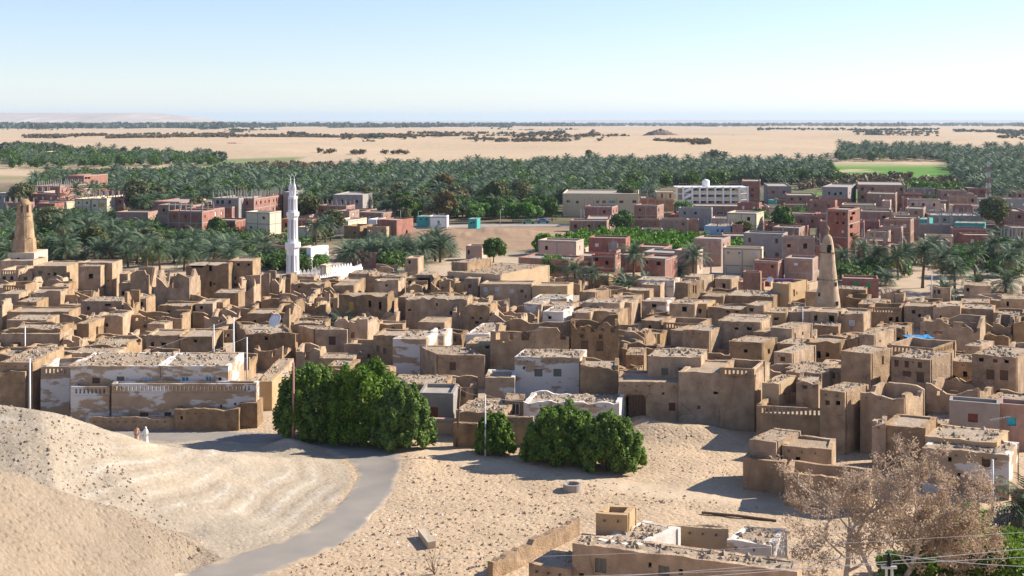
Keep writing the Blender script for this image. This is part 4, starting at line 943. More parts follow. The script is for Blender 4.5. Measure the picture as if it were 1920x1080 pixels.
rows('A4', [
 (300,515,265,232,4.6,26,'k','F 348 300 20 26 h;F 455 308 32 32 h;R 602 300 12 32 h;R 652 290 12 28 h','red brick house with flat cream roof beside the tall palm'),
 (600,800,195,178,5.0,26,'u','auto'), (0,75,205,185,5.0,16,'ko','auto'),
 (1035,1385,172,155,6.6,16,'Cn','F 1083 210 26 28 k;F 1182 213 26 28 k;F 1308 218 40 24 p','two-storey beige three-bay house with brown pilasters and a white roof tank'),
 (1305,1530,290,268,4.6,26,'k','F 1480 335 20 24 h;R 1600 330 80 40 h','brick house with a dark torn awning'), (905,1200,418,400,1.6,14,'Gon','','concrete platform crowded with bare unfinished columns'),
 (1590,1840,268,240,5.0,24,'q','F 1690 315 32 26 w;F 1790 318 28 26 y'), (1655,1915,140,122,5.2,14,'ko','F 1727 182 26 26 h;F 1847 187 40 26 h'), (1565,1860,75,62,7.4,14,'q','auto'),
])
rows('A5', [(330,500,110,90,4.2,18,'uo','F 360 150 14 20 h'), (500,700,150,130,3.8,22,'k',''), (0,100,140,120,4.6,14,'k','F 22 185 36 24 h')])
# ---------------------------------------------------------------- white and yellow school (open galleries, slanting stair panels)
def school():
    d = 421.0; x0 = PD(1269,386,d).x; x1 = PD(1402,386,d).x; W = x1-x0; zt = PD(0,351,d).z; z0 = 0.0; D = 9.0; nf = 3; fh = (zt-3.0)/3
    r = thing('school_building', 'white and yellow school with open galleries and slanting stair panels', 'school', ((x0+x1)/2, d+D/2, 0)); 
    mb = MB(); mb.abox(x0+.2,x1-.2,d+2,d+D,z0,zt-.1); part(mb,'wall',mat('school_yellow',(.66,.50,.24),.9,var=.06),r)
    sl = MB()
    for k in range(5): z = zt-fh*k; sl.abox(x0,x1,d,d+D+.2,z-.32,z-.003*k)
    part(sl,'floor_slab',WPAINT,r)
    px = [1269,1281,1298,1312,1326,1341,1356,1370,1386,1402]
    for i,p in enumerate(px):
        m = MB(); x = (p-960)*d/F; m.abox(x-.28,x+.28,d-.35,d+.5,z0,zt+.25); part(m,'pier',WPAINT,r)
    for k in range(4):
        m = MB(); z = zt-fh*(k+1); m.abox(x0+5.2,x1-3.4,d+.06,d+.2,z,z+.95); part(m,'parapet',mat('school_cream',(.68,.60,.42),.9,var=.06),r)
        for i in range(3,9):
            m = MB(); x = (px[i-1]-960)*d/F; m.abox(x+.7,x+1.7,d+1.88,d+1.985,z+1.0,z+fh-.7); part(m,'window',GLASS if (i+k)%3 else BLUEP,r)
    for (a,b) in ((1283,1297),(1388,1401)):
        for k in range(4):
            m = MB(); xa = (a-960)*d/F; xb = (b-960)*d/F; za = zt-fh*k-fh*.95; zb_ = za+fh*.55
            if a > 1350: za, zb_ = zb_, za
            m.add([(xa,d-.1,za),(xb,d-.1,zb_),(xb,d-.1,zb_+1.0),(xa,d-.1,za+1.0),(xa,d+.1,za),(xb,d+.1,zb_),(xb,d+.1,zb_+1.0),(xa,d+.1,za+1.0)],[(0,1,2,3),(7,6,5,4),(0,4,5,1),(3,2,6,7),(0,3,7,4),(1,5,6,2)]); part(m,'stair_panel',WPAINT,r)
    t = MB(); c = (1327-960)*d/F; t.lathe([(1.2,0),(1.3,.2),(1.3,2.0),(.8,2.4),(.05,2.6)],(c,d+4,zt),14); part(t,'water_tank',WPAINT,r)
school()
# ---------------------------------------------------------------- lattice mast
def mast():
    d = 420.0; c = PD(1853,400,d); H = PD(0,303,d).z; r = thing('lattice_mast', 'tall thin lattice radio mast banded red and white', 'mast', (c.x,d,0)); n = 10
    wf = lambda z: .7*(1-z/H)+.28
    for k in range(n):
        z0, z1 = H*k/n, H*(k+1)/n; m = MB(); a, b = wf(z0), wf(z1)
        C0 = [(c.x+sx*a,d+sy*a,z0) for sx,sy in ((1,1),(-1,1),(-1,-1),(1,-1))]; C1 = [(c.x+sx*b,d+sy*b,z1) for sx,sy in ((1,1),(-1,1),(-1,-1),(1,-1))]
        for i in range(4): m.tube([C0[i],C1[i]],.06,4); m.tube([C0[i],C1[(i+1)%4]],.05,4); m.tube([C0[(i+1)%4],C1[i]],.05,4)
        part(m,'mast_section',METAL if k%2 else mat('mast_red',(.36,.20,.17),.6),r)
mast()
# ---------------------------------------------------------------- minarets and mosque
def round_minaret():
    d = 196.0; c = PD(1552,574,d); zt = PD(0,452,d).z; r = thing('mud_minaret', 'round tapering mud-brick minaret with a small finial and two timber bands', 'minaret', (c.x,d,0))
    s = d/F; mb = MB(); n = 28; prof = [(25*s,0),(23*s,2.5),(20*s,4.8),(17.2*s,6.9),(14.6*s,9),(12.4*s,11.1),(10.6*s,12.5),(9.2*s,13.1),(6.6*s,13.65),(3.2*s,13.95),(1.6*s,14)]; zt = 13.5
    fine = []
    for (r0,z0),(r1,z1) in zip(prof,prof[1:]):
        k = max(1,int((z1-z0)/.45)); fine += [(r0+(r1-r0)*i/k, z0+(z1-z0)*i/k) for i in range(k)]
    fine.append(prof[-1]); mb.lathe(fine,(c.x,d,0),n)
    mb.v = [(x+.07*noise.noise(Vector((x,y,z))),y+.07*noise.noise(Vector((x+9,y,z))),z) for x,y,z in mb.v]
    part(mb,'shaft',mat('minaret_mud',(.52,.40,.28),.95,scale=1.2,c2=(.42,.315,.215),bump=.6,bscale=5,extra=courses(.5)),r,None,True)
    f = MB(); f.lathe([(.22,0),(.17,.5),(.30,.7),(.32,.95),(.12,1.25),(.04,1.5)],(c.x,d,zt+.5),10); part(f,'finial',MUD,r,None,True)
    for z,rr in ((PD(0,523,d).z,17.2*s),(PD(0,473,d).z,12.5*s)):
        b = MB()
        for k in range(22): an = 2*math.pi*k/22; b.box((c.x+math.cos(an)*rr,d+math.sin(an)*rr,z),(math.cos(an)*.22,math.sin(an)*.22,0),(-math.sin(an)*.06,math.cos(an)*.06,0),(0,0,.05))
        part(b,'timber_band',WOOD,r)
    for px,py,hw in ((1552.5,463,.3),(1551,467.5,.3),(1563,531,.22),(1564.5,566.5,.24),(1534,551,.2)):
        x = (px-960)*d/F; z = PD(0,py,d).z; rr = np.interp(z,[p[1] for p in fine],[p[0] for p in fine]); dy = -math.sqrt(max(.01,rr*rr-(x-c.x)**2)); m = MB(); nn = Vector((x-c.x,dy,0)).normalized(); tt = Vector((-nn.y,nn.x,0))
        m.box((x,d+dy,z),nn*.1,tt*hw,(0,0,hw*1.4)); part(m,'opening',BLACK,r)  # solid black blocks stand in for the dark inside the openings
round_minaret()
def mud_minaret():
    d = 246.0; s = d/F; c = PD(46,490,d); r = thing('mud_minaret', 'tapering mud minaret with domed lantern top on a square base beside palms', 'minaret', (c.x,d,0))
    zb = PD(0,472,d).z; Z = lambda py: PD(0,py,d).z
    b = MB(); b.abox(c.x-23*s,c.x+26*s,d-2.2,d+5,0,zb); part(b,'base_block',mat('pale_plaster',(.56,.46,.36),.93,var=.1),r)
    o = MB(); o.abox(c.x-6*s,c.x-1*s,d-2.3,d-2.18,zb-2.2,zb-1.0); part(o,'window',BLACK,r)  # black slab stands in for the dark of the window hollow
    sh = MB(); sh.lathe([(21.5*s,zb-.3),(20.2*s,Z(447))],(c.x-.2,d+.5,0),8,math.pi/8); sh.lathe([(18*s,Z(447)-.1),(16.6*s,Z(430)),(14.6*s,Z(407)),(13.8*s,Z(398))],(c.x-.2,d+.5,0),20); part(sh,'shaft',MUD,r)
    lan = MB(); n = 8
    for k in range(n):
        an = 2*math.pi*(k+.5)/n; lan.box((c.x-.2+math.cos(an)*11.6*s,d+.5+math.sin(an)*11.6*s,(Z(406)+Z(383))/2),(math.cos(an)*.22,math.sin(an)*.22,0),(-math.sin(an)*.36,math.cos(an)*.36,0),(0,0,(Z(383)-Z(406))/2))
    part(lan,'lantern_pier',MUD,r)
    do = MB(); do.lathe([(12.8*s,Z(385)),(11*s,Z(380)),(8*s,Z(376)),(4*s,Z(373.4)),(1*s,Z(372.5))],(c.x-.2,d+.5,0),16); part(do,'dome',MUD,r,None,True)
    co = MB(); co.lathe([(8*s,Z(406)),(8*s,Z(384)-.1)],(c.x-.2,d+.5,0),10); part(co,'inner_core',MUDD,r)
    for z,rr in ((Z(405),15.8*s),(Z(446),19.8*s)):
        m = MB()
        for k in range(6): an = k*1.05+.3; m.tube([(c.x-.2+math.cos(an)*rr*.6,d+.5+math.sin(an)*rr*.6,z),(c.x-.2+math.cos(an)*(rr+.7),d+.5+math.sin(an)*(rr+.7),z+.05)],.07,5)
        part(m,'beam_ends',WOOD,r)
mud_minaret()
def white_minaret():
    d = 244.0; s = d/F; c = PD(549,525,d); Z = lambda py: PD(0,py,d).z; r = thing('white_minaret', 'slender white octagonal minaret with two balconies and twin crescent finials', 'minaret', (c.x,d,0))
    for nm,prof,n in (('lower_shaft',[(12.6*s,0),(11.6*s,Z(466))],8),('lower_balcony',[(11.6*s,Z(467)),(14.6*s,Z(463)),(14.8*s,Z(454.5)),(10.4*s,Z(454.3))],8),('upper_shaft',[(10*s,Z(454.3)),(9.4*s,Z(408))],8),('upper_balcony',[(9.4*s,Z(408.5)),(12*s,Z(404)),(12.2*s,Z(397.5)),(9*s,Z(397.3))],8),('lantern',[(9*s,Z(397.3)),(8.6*s,Z(370)),(9.2*s,Z(369.8)),(9.2*s,Z(368.5)),(.5,Z(368.3))],8)):
        m = MB(); m.lathe(prof,(c.x,d,0),n,math.pi/8); part(m,nm,WPAINT,r)
    for py0,py1,rr in ((448,412,9.7),(393,373,8.8),(515,478,11.9)):
        for k in range(8):
            an = math.pi*2*k/8; ap = rr*s*math.cos(math.pi/8)+.015; m = MB(); m.box((c.x+math.cos(an)*ap,d+math.sin(an)*ap,(Z(py0)+Z(py1))/2),(math.cos(an)*.02,math.sin(an)*.02,0),(-math.sin(an)*.16,math.cos(an)*.16,0),(0,0,(Z(py1)-Z(py0))/2)); part(m,'blind_slot',mat('slot_grey',(.42,.42,.46),.8,var=.05),r)
    for px in (544.5,551.5):
        x = (px-960)*d/F; m = MB(); m.lathe([(.36,0),(.28,1.0),(.42,1.5),(.30,2.2),(.10,2.7),(.16,2.9),(.06,3.1),(.14,3.35),(.05,3.5),(.04,4.0)],(x,d,Z(368.4)),10); part(m,'finial',WPAINT,r,None,True)
        q = MB(); zc = Z(368.4)+4.3; q.tube([(x+math.sin(a)*.3,d,zc-math.cos(a)*.3) for a in np.linspace(-2.5,2.5,13)],[.02+.05*math.cos(a/2.6*1.5) for a in np.linspace(-2.5,2.5,13)],6); part(q,'crescent',METAL,r)
white_minaret()
def mosque():
    r = thing('mosque', 'white mosque courtyard walls topped with rows of pointed merlons', 'mosque', P(585,528))
    def wall(pa, pb, d0, d1, ytop, nm):
        A = PD(pa,500,d0); B = PD(pb,500,d1); zt = PD(0,ytop,d0).z; e = Vector((B.x-A.x,B.y-A.y,0)); L = e.length; e.normalize(); n = Vector((e.y,-e.x,0)); m = MB()
        ribbon(m,A,B,n,.3,0,lambda u: zt,[],6,0); w_ = part(m,nm,WPAINT,r)
        mm = MB(); mm.add([(-.26,-.1,0),(.26,-.1,0),(.26,-.1,.35),(0,-.1,.85),(-.26,-.1,.35),(-.26,.1,0),(.26,.1,0),(.26,.1,.35),(0,.1,.85),(-.26,.1,.35)],[(0,1,2,3,4),(9,8,7,6,5),(0,5,6,1),(1,6,7,2),(2,7,8,3),(3,8,9,4),(4,9,5,0)]); me = mm.mesh('merlon',WPAINT)
        for u in np.arange(.4,L-.2,.8):
            q = A+e*u-n*.15; o = link('merlon',me,r); o.location = (q.x-r.location.x,q.y-r.location.y,zt-r.location.z); o.rotation_euler[2] = math.atan2(e.y,e.x)
    wall(560,600,238,240,519,'front_wall'); wall(600,633,234,240,524,'side_wall'); wall(560,612,246,248,513,'rear_wall'); wall(613,664,246,252,506,'hall_wall'); wall(664,680,252,258,507,'hall_side')
    m = MB(); a = PD(615,512,252); m.abox(a.x,a.x+5.5,252.5,258,0,PD(0,508,252).z); part(m,'hall',WPAINT,r)
mosque()
# ---------------------------------------------------------------- fill the gaps of the old village with low rubble walls and sheds
def fill():
    rng = random.Random(5); quads = [np.array(q) for q in PLAN]; cs = np.array([q.mean(0) for q in quads]); rs = np.array([np.linalg.norm(q-q.mean(0),axis=1).max() for q in quads]); n = 0
    for _ in range(4500):
        px = rng.uniform(-20,1940); py = rng.uniform(540,745 if px < 1440 else 835); p = P(px,py)
        if 640 < px < 1180 and py > 735: continue
        if 1180 < px < 1440 and py > 700: continue
        if py > 770 and px < 1580: continue
        if py < 560 and px > 1500: continue
        W = rng.uniform(2.5,5.5); r = W*.75; ds = np.hypot(cs[:,0]-p.x,cs[:,1]-p.y)
        if (ds < rs*.66+r*.8).any(): continue
        H = rng.uniform(1.6,2.9); kd = rng.choice(['rm','rmJ','m','mR','ra']); H = rng.uniform(2.6,4.6) if (px < 1000 and kd == 'rmJ') else H; yaw = (px/1920)*30+rng.uniform(-8,8)
        q = P(px,py); yt = HY+F*(HC-H)/q.y; wpx = W*F/q.y
        building('X', px-wpx/2, px+wpx/2, yt, -rng.uniform(2.5,5.5), H, yaw, kd, '', None)
        quads.append(None); cs = np.vstack([cs,[p.x,p.y]]); rs = np.append(rs,r); n += 1
        if n > 190: break
fill()

def near_wall():
    A = P(925,1088); B = P(1088,1003); r = thing('mud_wall','broken low mud-brick wall running down beside the big near house','wall',(A+B)/2); mb = MB(); e = (B-A).normalized(); n = Vector((e.y,-e.x,0))
    ribbon(mb,A,B,n,.5,-.3,lambda u: 1.25+.35*noise.noise(Vector((u*.6,1,1)))+.2*noise.noise(Vector((u*2,4,1))),[],.4,.08); part(mb,'wall',MUDD,r)
near_wall()

# more low newer houses to close the gaps of the brick quarter
def fill_new():
    rng = random.Random(9); n = 0; cs = np.array([np.array(q).mean(0) for q in PLAN]); rs = np.array([np.linalg.norm(np.array(q)-np.array(q).mean(0),axis=1).max() for q in PLAN])
    zones = [(1380,1925,402,492,34),(1100,1400,412,440,8),(300,700,402,440,12),(0,220,388,402,6),(1450,1925,378,402,12),(1040,1330,492,520,8)]
    for x0,x1,y0,y1,k in zones:
        c = 0
        for _ in range(700):
            px,py = rng.uniform(x0,x1),rng.uniform(y0,y1); p = P(px,py); W = rng.uniform(6,12); D = rng.uniform(5,9); H = rng.choice([3.2,3.4,3.6,5.8,6.2]); r = max(W,D)*.6
            if (np.hypot(cs[:,0]-p.x,cs[:,1]-p.y) < rs*.75+r).any(): continue
            wp = W*F/p.y; building('X',px-wp/2,px+wp/2,HY+F*(HC-H)/p.y,-D,H,rng.uniform(8,26),rng.choice(['k','q','q','ko','u','G','kf','C']),'auto '+rng.choice('hhhws'),None)
            cs = np.vstack([cs,[p.x,p.y+D/2]]); rs = np.append(rs,r); c += 1
            if c >= k: break
fill_new()
# ---------------------------------------------------------------- foliage
def leafmat(name, c, c2, sc=.5, tr=.25, ov=.15): return mat(name, c, .6, scale=sc, c2=c2, trans=tr, objvar=ov, spec=.25, detail=3)
PALM = leafmat('palm_frond', (.145,.205,.115), (.038,.072,.04), 1.1, .12, .22)  # dark second tone puts the deep shade between fronds into the colour
PALMDRY = leafmat('dry_palm_frond', (.26,.18,.09), (.17,.115,.06), 1)
TRUNK = mat('palm_trunk', (.17,.115,.075), .95, scale=5, c2=(.10,.07,.045), bump=.8, bscale=6)
LEAF = leafmat('broad_leaf', (.115,.20,.04), (.055,.11,.025), .45)
LEAFO = leafmat('olive_leaf', (.17,.18,.07), (.09,.10,.04), .4)
LEAFB = leafmat('brownish_leaf', (.25,.19,.095), (.14,.12,.055), .4)
LEAFG = leafmat('bright_leaf', (.15,.29,.045), (.08,.18,.03), .5)
FICUS = leafmat('ficus_leaf', (.185,.285,.05), (.085,.16,.03), .9, .35, .08)
FARG = leafmat('far_leaf', (.085,.105,.05), (.055,.07,.04), .05, .1)
SCRUB = leafmat('dry_scrub', (.20,.155,.09), (.12,.10,.06), .08, .1)
DEADL = leafmat('dead_leaf', (.52,.40,.29), (.36,.26,.18), .8, .35, 0)
PALEB = mat('pale_bark', (.62,.55,.48), .85, scale=1.2, c2=(.40,.33,.27), bump=.4, bscale=8)
def leaves(pts, nrm, size, rng, asp=1.7):
    n = len(pts); r = rng.normal(size=(n,3)); nn = nrm+.7*r; nn /= np.linalg.norm(nn,axis=1,keepdims=True)+1e-9
    a = np.cross(nn, rng.normal(size=(n,3))); a /= np.linalg.norm(a,axis=1,keepdims=True)+1e-9; b = np.cross(nn,a)
    s = size*(.6+.8*rng.random((n,1))); L = a*s*asp*.5; Wd = b*s*.5
    v = np.empty((n,4,3)); v[:,0] = pts-L; v[:,1] = pts+Wd+nn*s*.12; v[:,2] = pts+L; v[:,3] = pts-Wd+nn*s*.12
    return v.reshape(-1,3), np.arange(n*4).reshape(n,4)
def cloud(lobes, n, rng, shell=.55):
    lobes = np.array(lobes,float); wt = (lobes[:,3]*lobes[:,4]*lobes[:,5])**(2/3); k = rng.choice(len(lobes), n, p=wt/wt.sum())
    u = rng.normal(size=(n,3)); u /= np.linalg.norm(u,axis=1,keepdims=True); r = shell+(1-shell)*rng.random((n,1))**.6
    return lobes[k,:3]+u*r*lobes[k,3:6], u
def treemesh(seed, h, w, kind='round', n=2600, leaf=.42):
    rng = np.random.default_rng(seed); R = w/2; lob = []
    for i in range(16):
        a = rng.random()*6.28; rr = R*.62*math.sqrt(rng.random()); z = h*(.42+.42*rng.random()); s = R*(.30+.22*rng.random())
        lob.append((math.cos(a)*rr,math.sin(a)*rr,z,s,s,s*.8))
    lob.append((0,0,h*.62,R*.55,R*.55,h*.26))
    for i in range(5): a = rng.random()*6.28; lob.append((math.cos(a)*R*.3,math.sin(a)*R*.3,h*(.86+.05*rng.random()),R*.25,R*.25,R*.24))
    p, u = cloud(lob, n, rng); v, f = leaves(p,u,leaf,rng)
    mb = MB(); mb.tube([(0,0,-.3),(.05*R,0,h*.3),(0,.04*R,h*.62)],[.045*h*.6,.03*h*.6,.012*h],7)
    for i in range(6):
        a = i*1.05+rng.random(); mb.tube([(0,0,h*.28),(math.cos(a)*R*.3,math.sin(a)*R*.3,h*.5),(math.cos(a)*R*.6,math.sin(a)*R*.6,h*.7)],[.02*h,.012*h,.005*h],5)
    return v, f, mb
def palmdata(seed, h, R=3.3, nf=34, steps=11, lowpoly=False):
    rng = np.random.default_rng(seed); V = []; Fc = []; dry = []
    top = np.array((rng.normal()*.25,rng.normal()*.25,h)); o = 0
    for i in range(nf):
        az = i*2.39996+rng.random()*.3; t = i/nf; el = math.radians(82-112*t+rng.normal()*7); L = R*(.85+.3*rng.random())*(1.0 if t < .85 else .85)
        pos = top.copy(); e = el; pts = [pos.copy()]
        for k in range(steps):
            dr = np.array((math.cos(az)*math.cos(e),math.sin(az)*math.cos(e),math.sin(e))); pos = pos+dr*L/steps; pts.append(pos.copy()); e -= math.radians((92 if el > .2 else 60)/steps)*(.5+k/steps)
        pts = np.array(pts); sidev = np.array((-math.sin(az),math.cos(az),0)); isd = t > .87
        for k in range(1,steps+1):
            q = pts[k]; tg = pts[k]-pts[k-1]; tg /= np.linalg.norm(tg); up = np.cross(sidev,tg); s = k/steps; ll = R*.27*math.sin(math.pi*min(.97,(.12+.86*s)))**.6*(.8+.4*rng.random())
            wv = tg*(L/steps)*(.62 if not lowpoly else .8)
            for sg in (-1,1):
                tip = q+sidev*sg*ll*.78+tg*ll*.62+up*ll*.18-np.array((0,0,ll*.16)); V += [q-wv*.5,q+wv*.5,tip]; Fc.append((o,o+1,o+2)); dry.append(isd); o += 3
    V = np.array(V); Fc = np.array(Fc); dry = np.array(dry); return V, Fc, dry, top
def palmtrunk(h, top, seed, n=7):
    rng = random.Random(seed); mb = MB(); pts = []; rr = []
    for k in range(9): t = k/8; pts.append((top[0]*t*t,top[1]*t*t,-.3+(h+.1)*t)); rr.append(.27-.07*t+(.08 if k == 0 else 0)+.02*(k%2)+(.10 if k == 8 else 0))
    mb.tube(pts,rr,n); return mb
PALMS = []
for i,(h,R) in enumerate([(4.6,3.8),(6,3.9),(7.6,4.0),(5.2,4.1),(3.2,3.9),(9.0,3.9),(1.5,3.6)]):
    v,f,dry,top = palmdata(100+i,h,R,46,13); me = npmesh('palm_crown',v,f,PALM); me.materials.append(PALMDRY)
    me.polygons.foreach_set('material_index', dry.astype(np.int32)); PALMS.append((me, palmtrunk(h,top,i).mesh('palm_trunk',TRUNK,True), h))
TREES = []
for i,(h,w_,m,n,lf) in enumerate([(9,10,LEAF,3600,.5),(8,9,LEAFO,3000,.48),(11,11,LEAFO,4200,.5),(7,8,LEAF,2800,.45),(6,7,LEAFG,2400,.42),(10,9,LEAFB,3000,.5),(8,7,LEAF,2600,.45),(5,6,LEAFG,2200,.36)]):
    v,f,mb = treemesh(50+i,h,w_,'',n,lf); TREES.append((npmesh('crown',v,f,m), mb.mesh('trunk',TRUNK,True), h, m))
def place(name, label, cat, group, crown, trunk, x, y, s=1, rz=0, z=None, cn='crown'):
    z = G(x,y) if z is None else z; t = thing(name,label,cat,(x,y,z),group,rz); t.scale = (s,s,s)
    link(cn,crown,t); link('trunk',trunk,t); return t
prng = random.Random(11)
def inpoly(px, py, poly):
    c = False; j = len(poly)-1
    for i in range(len(poly)):
        (xi,yi),(xj,yj) = poly[i],poly[j]
        if (yi > py) != (yj > py) and px < (xj-xi)*(py-yi)/(yj-yi)+xi: c = not c
        j = i
    return c
BLD = [np.array(q) for q in PLAN]; BC = np.array([q.mean(0) for q in BLD]); BR = np.array([np.linalg.norm(q-q.mean(0),axis=1).max() for q in BLD])
def clear(x, y, m=1.5):
    near = np.where(np.hypot(BC[:,0]-x,BC[:,1]-y) < BR+m)[0]
    for i in near:
        c = BC[i]; q = [(c[0]+(a-c[0])*(1+m/max(.5,BR[i])),c[1]+(b-c[1])*(1+m/max(.5,BR[i]))) for a,b in BLD[i]]
        if inpoly(x,y,q): return False
    return True
def nearmark(x, y):
    b = min(((q-Vector((x,y,0))).length, hd, q.y) for q,hd in LANDMARKS) if LANDMARKS else (1e9,'',0)
    return None if b[0] > 45 or len(b[1].split()) > 8 else (' behind the ' if y > b[2]+5 else (' before the ' if y < b[2]-5 else ' beside the '))+b[1]
# palms that stand out one by one (pixel of foot, crown size factor, mesh)
for px,py,k,s in [(115,492,5,1.0),(275,505,3,1.0),(300,512,3,.95),(240,500,4,.9),(20,505,4,1.1),(180,496,4,1),(345,508,4,1),(400,502,4,1.05),(430,505,4,.9),(500,500,4,.95),(465,515,4,.9),(593,468,1,.95),(610,455,1,.9),(660,502,4,1.1),(690,500,4,1.05),(722,500,4,1.1),(760,498,4,1.1),(795,496,4,1.1),(825,492,4,1.05),(780,508,6,1),(745,556,6,1.15),(1188,532,1,1.0),(1165,545,6,1.0),(1300,520,0,.95),(1078,545,0,.8),(1112,545,0,.75),(1175,552,6,.8),(1213,545,6,.8),(1275,520,6,.8),(1510,520,6,.8),(1580,520,0,.95),(1603,492,1,.75),(1645,520,0,1.05),(1684,525,0,1.05),(1730,540,1,1.1),(1765,548,1,1.05),(1790,550,0,1.0),(1828,520,1,.85),(1890,540,1,1.0),(1835,548,6,1.1),(1885,548,6,1.1),(1755,505,1,.9),(1775,560,6,1.0),(1600,512,6,.9),(1620,500,0,.9),(1700,505,0,.9),(1860,505,1,.9),(1910,515,1,.95),(1925,990,6,1.0),(640,625,6,.8),(615,610,6,.6),(1060,530,0,.7),(1660,535,6,.9)]:
    p = P(px,py); me,tr,h = PALMS[k]
    nm = nearmark(p.x,p.y); lab = {5:'tall shaggy-skirted palm',6:'short young palm',4:'low bushy date palm'}.get(k,'brown-trunked date palm')+(nm or ' near the village edge')
    if (px,py) == (1925,990): lab = 'young palm beside the dry tree and white pole'
    if (px,py) == (745,556): lab = 'young palm growing between the crumbling mud houses beside the long wall'
    place('date_palm',lab,'palm tree','palms: '+lab,me,tr,p.x,p.y,s*prng.uniform(.92,1.05),prng.random()*6.28,cn='fronds')
# groves: many palms, the nearest as individuals, the far ones as one mass
GROVES = [([(0,395),(480,400),(500,480),(340,500),(0,500)],5.2,.34),([(60,345),(520,335),(640,345),(700,400),(420,405),(60,392)],6.3,.45),([(640,330),(1050,318),(1560,318),(1560,345),(1230,352),(1060,372),(1040,412),(720,412),(640,380)],6.4,.36),
          ([(1780,300),(1925,296),(1925,392),(1840,385),(1790,345)],6.5,.12),([(1570,296),(1790,296),(1790,306),(1570,308)],6.5,.1),([(1400,332),(1480,326),(1490,350),(1410,350)],7,.3),([(640,470),(850,462),(850,492),(650,500)],5,.0),([(520,395),(640,400),(640,470),(520,470)],7,.4),
          ([(1560,455),(1925,450),(1925,505),(1560,510)],6.5,.25),([(1380,395),(1545,400),(1545,432),(1400,436)],6,.95),([(1640,365),(1800,372),(1800,385),(1640,380)],7,1.0),([(0,296),(360,300),(420,312),(0,318)],11,.7),([(640,405),(1050,402),(1050,418),(640,420)],9,1.0),([(1060,372),(1230,362),(1230,400),(1060,402)],8,.6)]
def unhidden(x, y, h=7.5):
    # keep palms from standing right in front of house fronts the photograph shows
    px = 960+x*F/y; hw = 3.0*F/y; pt = HY+F*(HC-h)/y
    for a,b,t_,bs,d in VIS:
        if d > y+1 and px+hw > a and px-hw < b and pt < t_+.6*(bs-t_): return False
    return True
cand = []
for poly, spc, bf in GROVES:
    ys_ = [q[1] for q in poly]; xs_ = [q[0] for q in poly]; y0, y1 = F*HC/(max(ys_)-HY), F*HC/(min(ys_)-HY)
    y = y0
    while y < y1:
        hw0, hw1 = (min(xs_)-960)*y/F, (max(xs_)-960)*y/F; x = hw0+prng.random()*spc
        while x < hw1:
            xx, yy = x+prng.uniform(-.42,.42)*spc, y+prng.uniform(-.42,.42)*spc
            if inpoly(960+xx*F/yy, HY+F*HC/yy, poly) and clear(xx,yy,2.0) and prng.random() < .96: cand.append((yy,xx,prng.random() < bf,0 if unhidden(xx,yy,8.5) else (1 if unhidden(xx,yy,4.2) else 2)))
            x += spc
        y += spc
cand.sort(); npalm = ntree = 0; farp = []; fart = []
TL = {0:'large dark green spreading tree among the palms',1:'grey-olive rounded tree among the palms',2:'big olive-green acacia among the palms',3:'mid-green bushy tree among the palms',4:'bright green leafy tree among the palms',5:'large brownish dry-leaved tree among the palms',6:'narrow dark green tree among the palms',7:'small bright green bush-like tree among the palms'}
scrub_pts = []
for yy,xx,br,blk in cand:
    nm = nearmark(xx,yy)
    if blk == 2: scrub_pts.append((xx,yy)); continue
    if br:
        if ntree < 190:
            k = prng.choice([0,0,1,2,3,3,4,6,7,5] if yy > 300 else [3,4,7,1]); s = prng.uniform(.6,1.05)
            if blk: k, s = prng.choice([4,7,3]), prng.uniform(.38,.5)
            lab = TL[k].replace(' among the palms',nm) if nm else TL[k]
            place('broadleaf_tree',lab,'tree','trees: '+lab,TREES[k][0],TREES[k][1],xx,yy,s,prng.random()*6.28); ntree += 1
        else: fart.append((xx,yy))
    elif npalm < 250:
        k = prng.choice([0,0,1,3,3,4,4,2,6] if yy > 330 else [0,3,4,4,6,6])
        if blk: k = 6
        lab = ('short spreading date palm' if k in (4,6) else 'grey-green date palm')+(nm if nm else ' massed with others in the oasis grove')
        place('date_palm',lab,'palm tree','palms: '+lab,PALMS[k][0],PALMS[k][1],xx,yy,prng.uniform(.72,1.18),prng.random()*6.28,cn='fronds'); npalm += 1
    else: farp.append((xx,yy))
def bush(seed, h, w_, n, lf):
    rng = np.random.default_rng(seed); lob = [(rng.normal()*w_*.22,rng.normal()*w_*.22,h*(.3+.45*rng.random()),w_*.3,w_*.3,h*.32) for _ in range(7)]
    p,u = cloud(lob,n,rng,.4); return leaves(p,u,lf,rng)
def mass(name, label, pts, src, m, smin=.8, smax=1.15, cat='grove'):
    V = []; Fs = []; o = 0; rng = np.random.default_rng(3)
    if not pts: return
    zz = GV([q[0] for q in pts],[q[1] for q in pts])
    for i,(x,y) in enumerate(pts):
        v,f = src[rng.integers(len(src))]; a = rng.random()*6.28; s = smin+(smax-smin)*rng.random(); c,sn = math.cos(a)*s,math.sin(a)*s
        V.append(np.stack([v[:,0]*c-v[:,1]*sn+x, v[:,0]*sn+v[:,1]*c+y, v[:,2]*s+zz[i]],1)); Fs.append(f+o); o += len(v)
    if not V: return
    ob = link(name, npmesh(name,np.concatenate(V),np.concatenate(Fs),m)); tag(ob,label,cat); ob['kind'] = 'stuff'; return ob
lowp = [palmdata(300+i,h,4.0,28,7,True)[:2] for i,h in enumerate((4.6,6,7,3.4))]
mass('palm_grove','dense far mass of date palms filling the oasis',farp,lowp,PALM,.7,1.25)
mass('tree_mass','far broadleaf trees merging with the palm grove',fart,[bush(70+i,7.5,8,420,.75) for i in range(4)],LEAF)
mass('undergrowth','low green undergrowth between the palms and brick houses',scrub_pts,[bush(60+i,2.2,4.5,150,.4) for i in range(4)],LEAF,.7,1.2,'undergrowth')
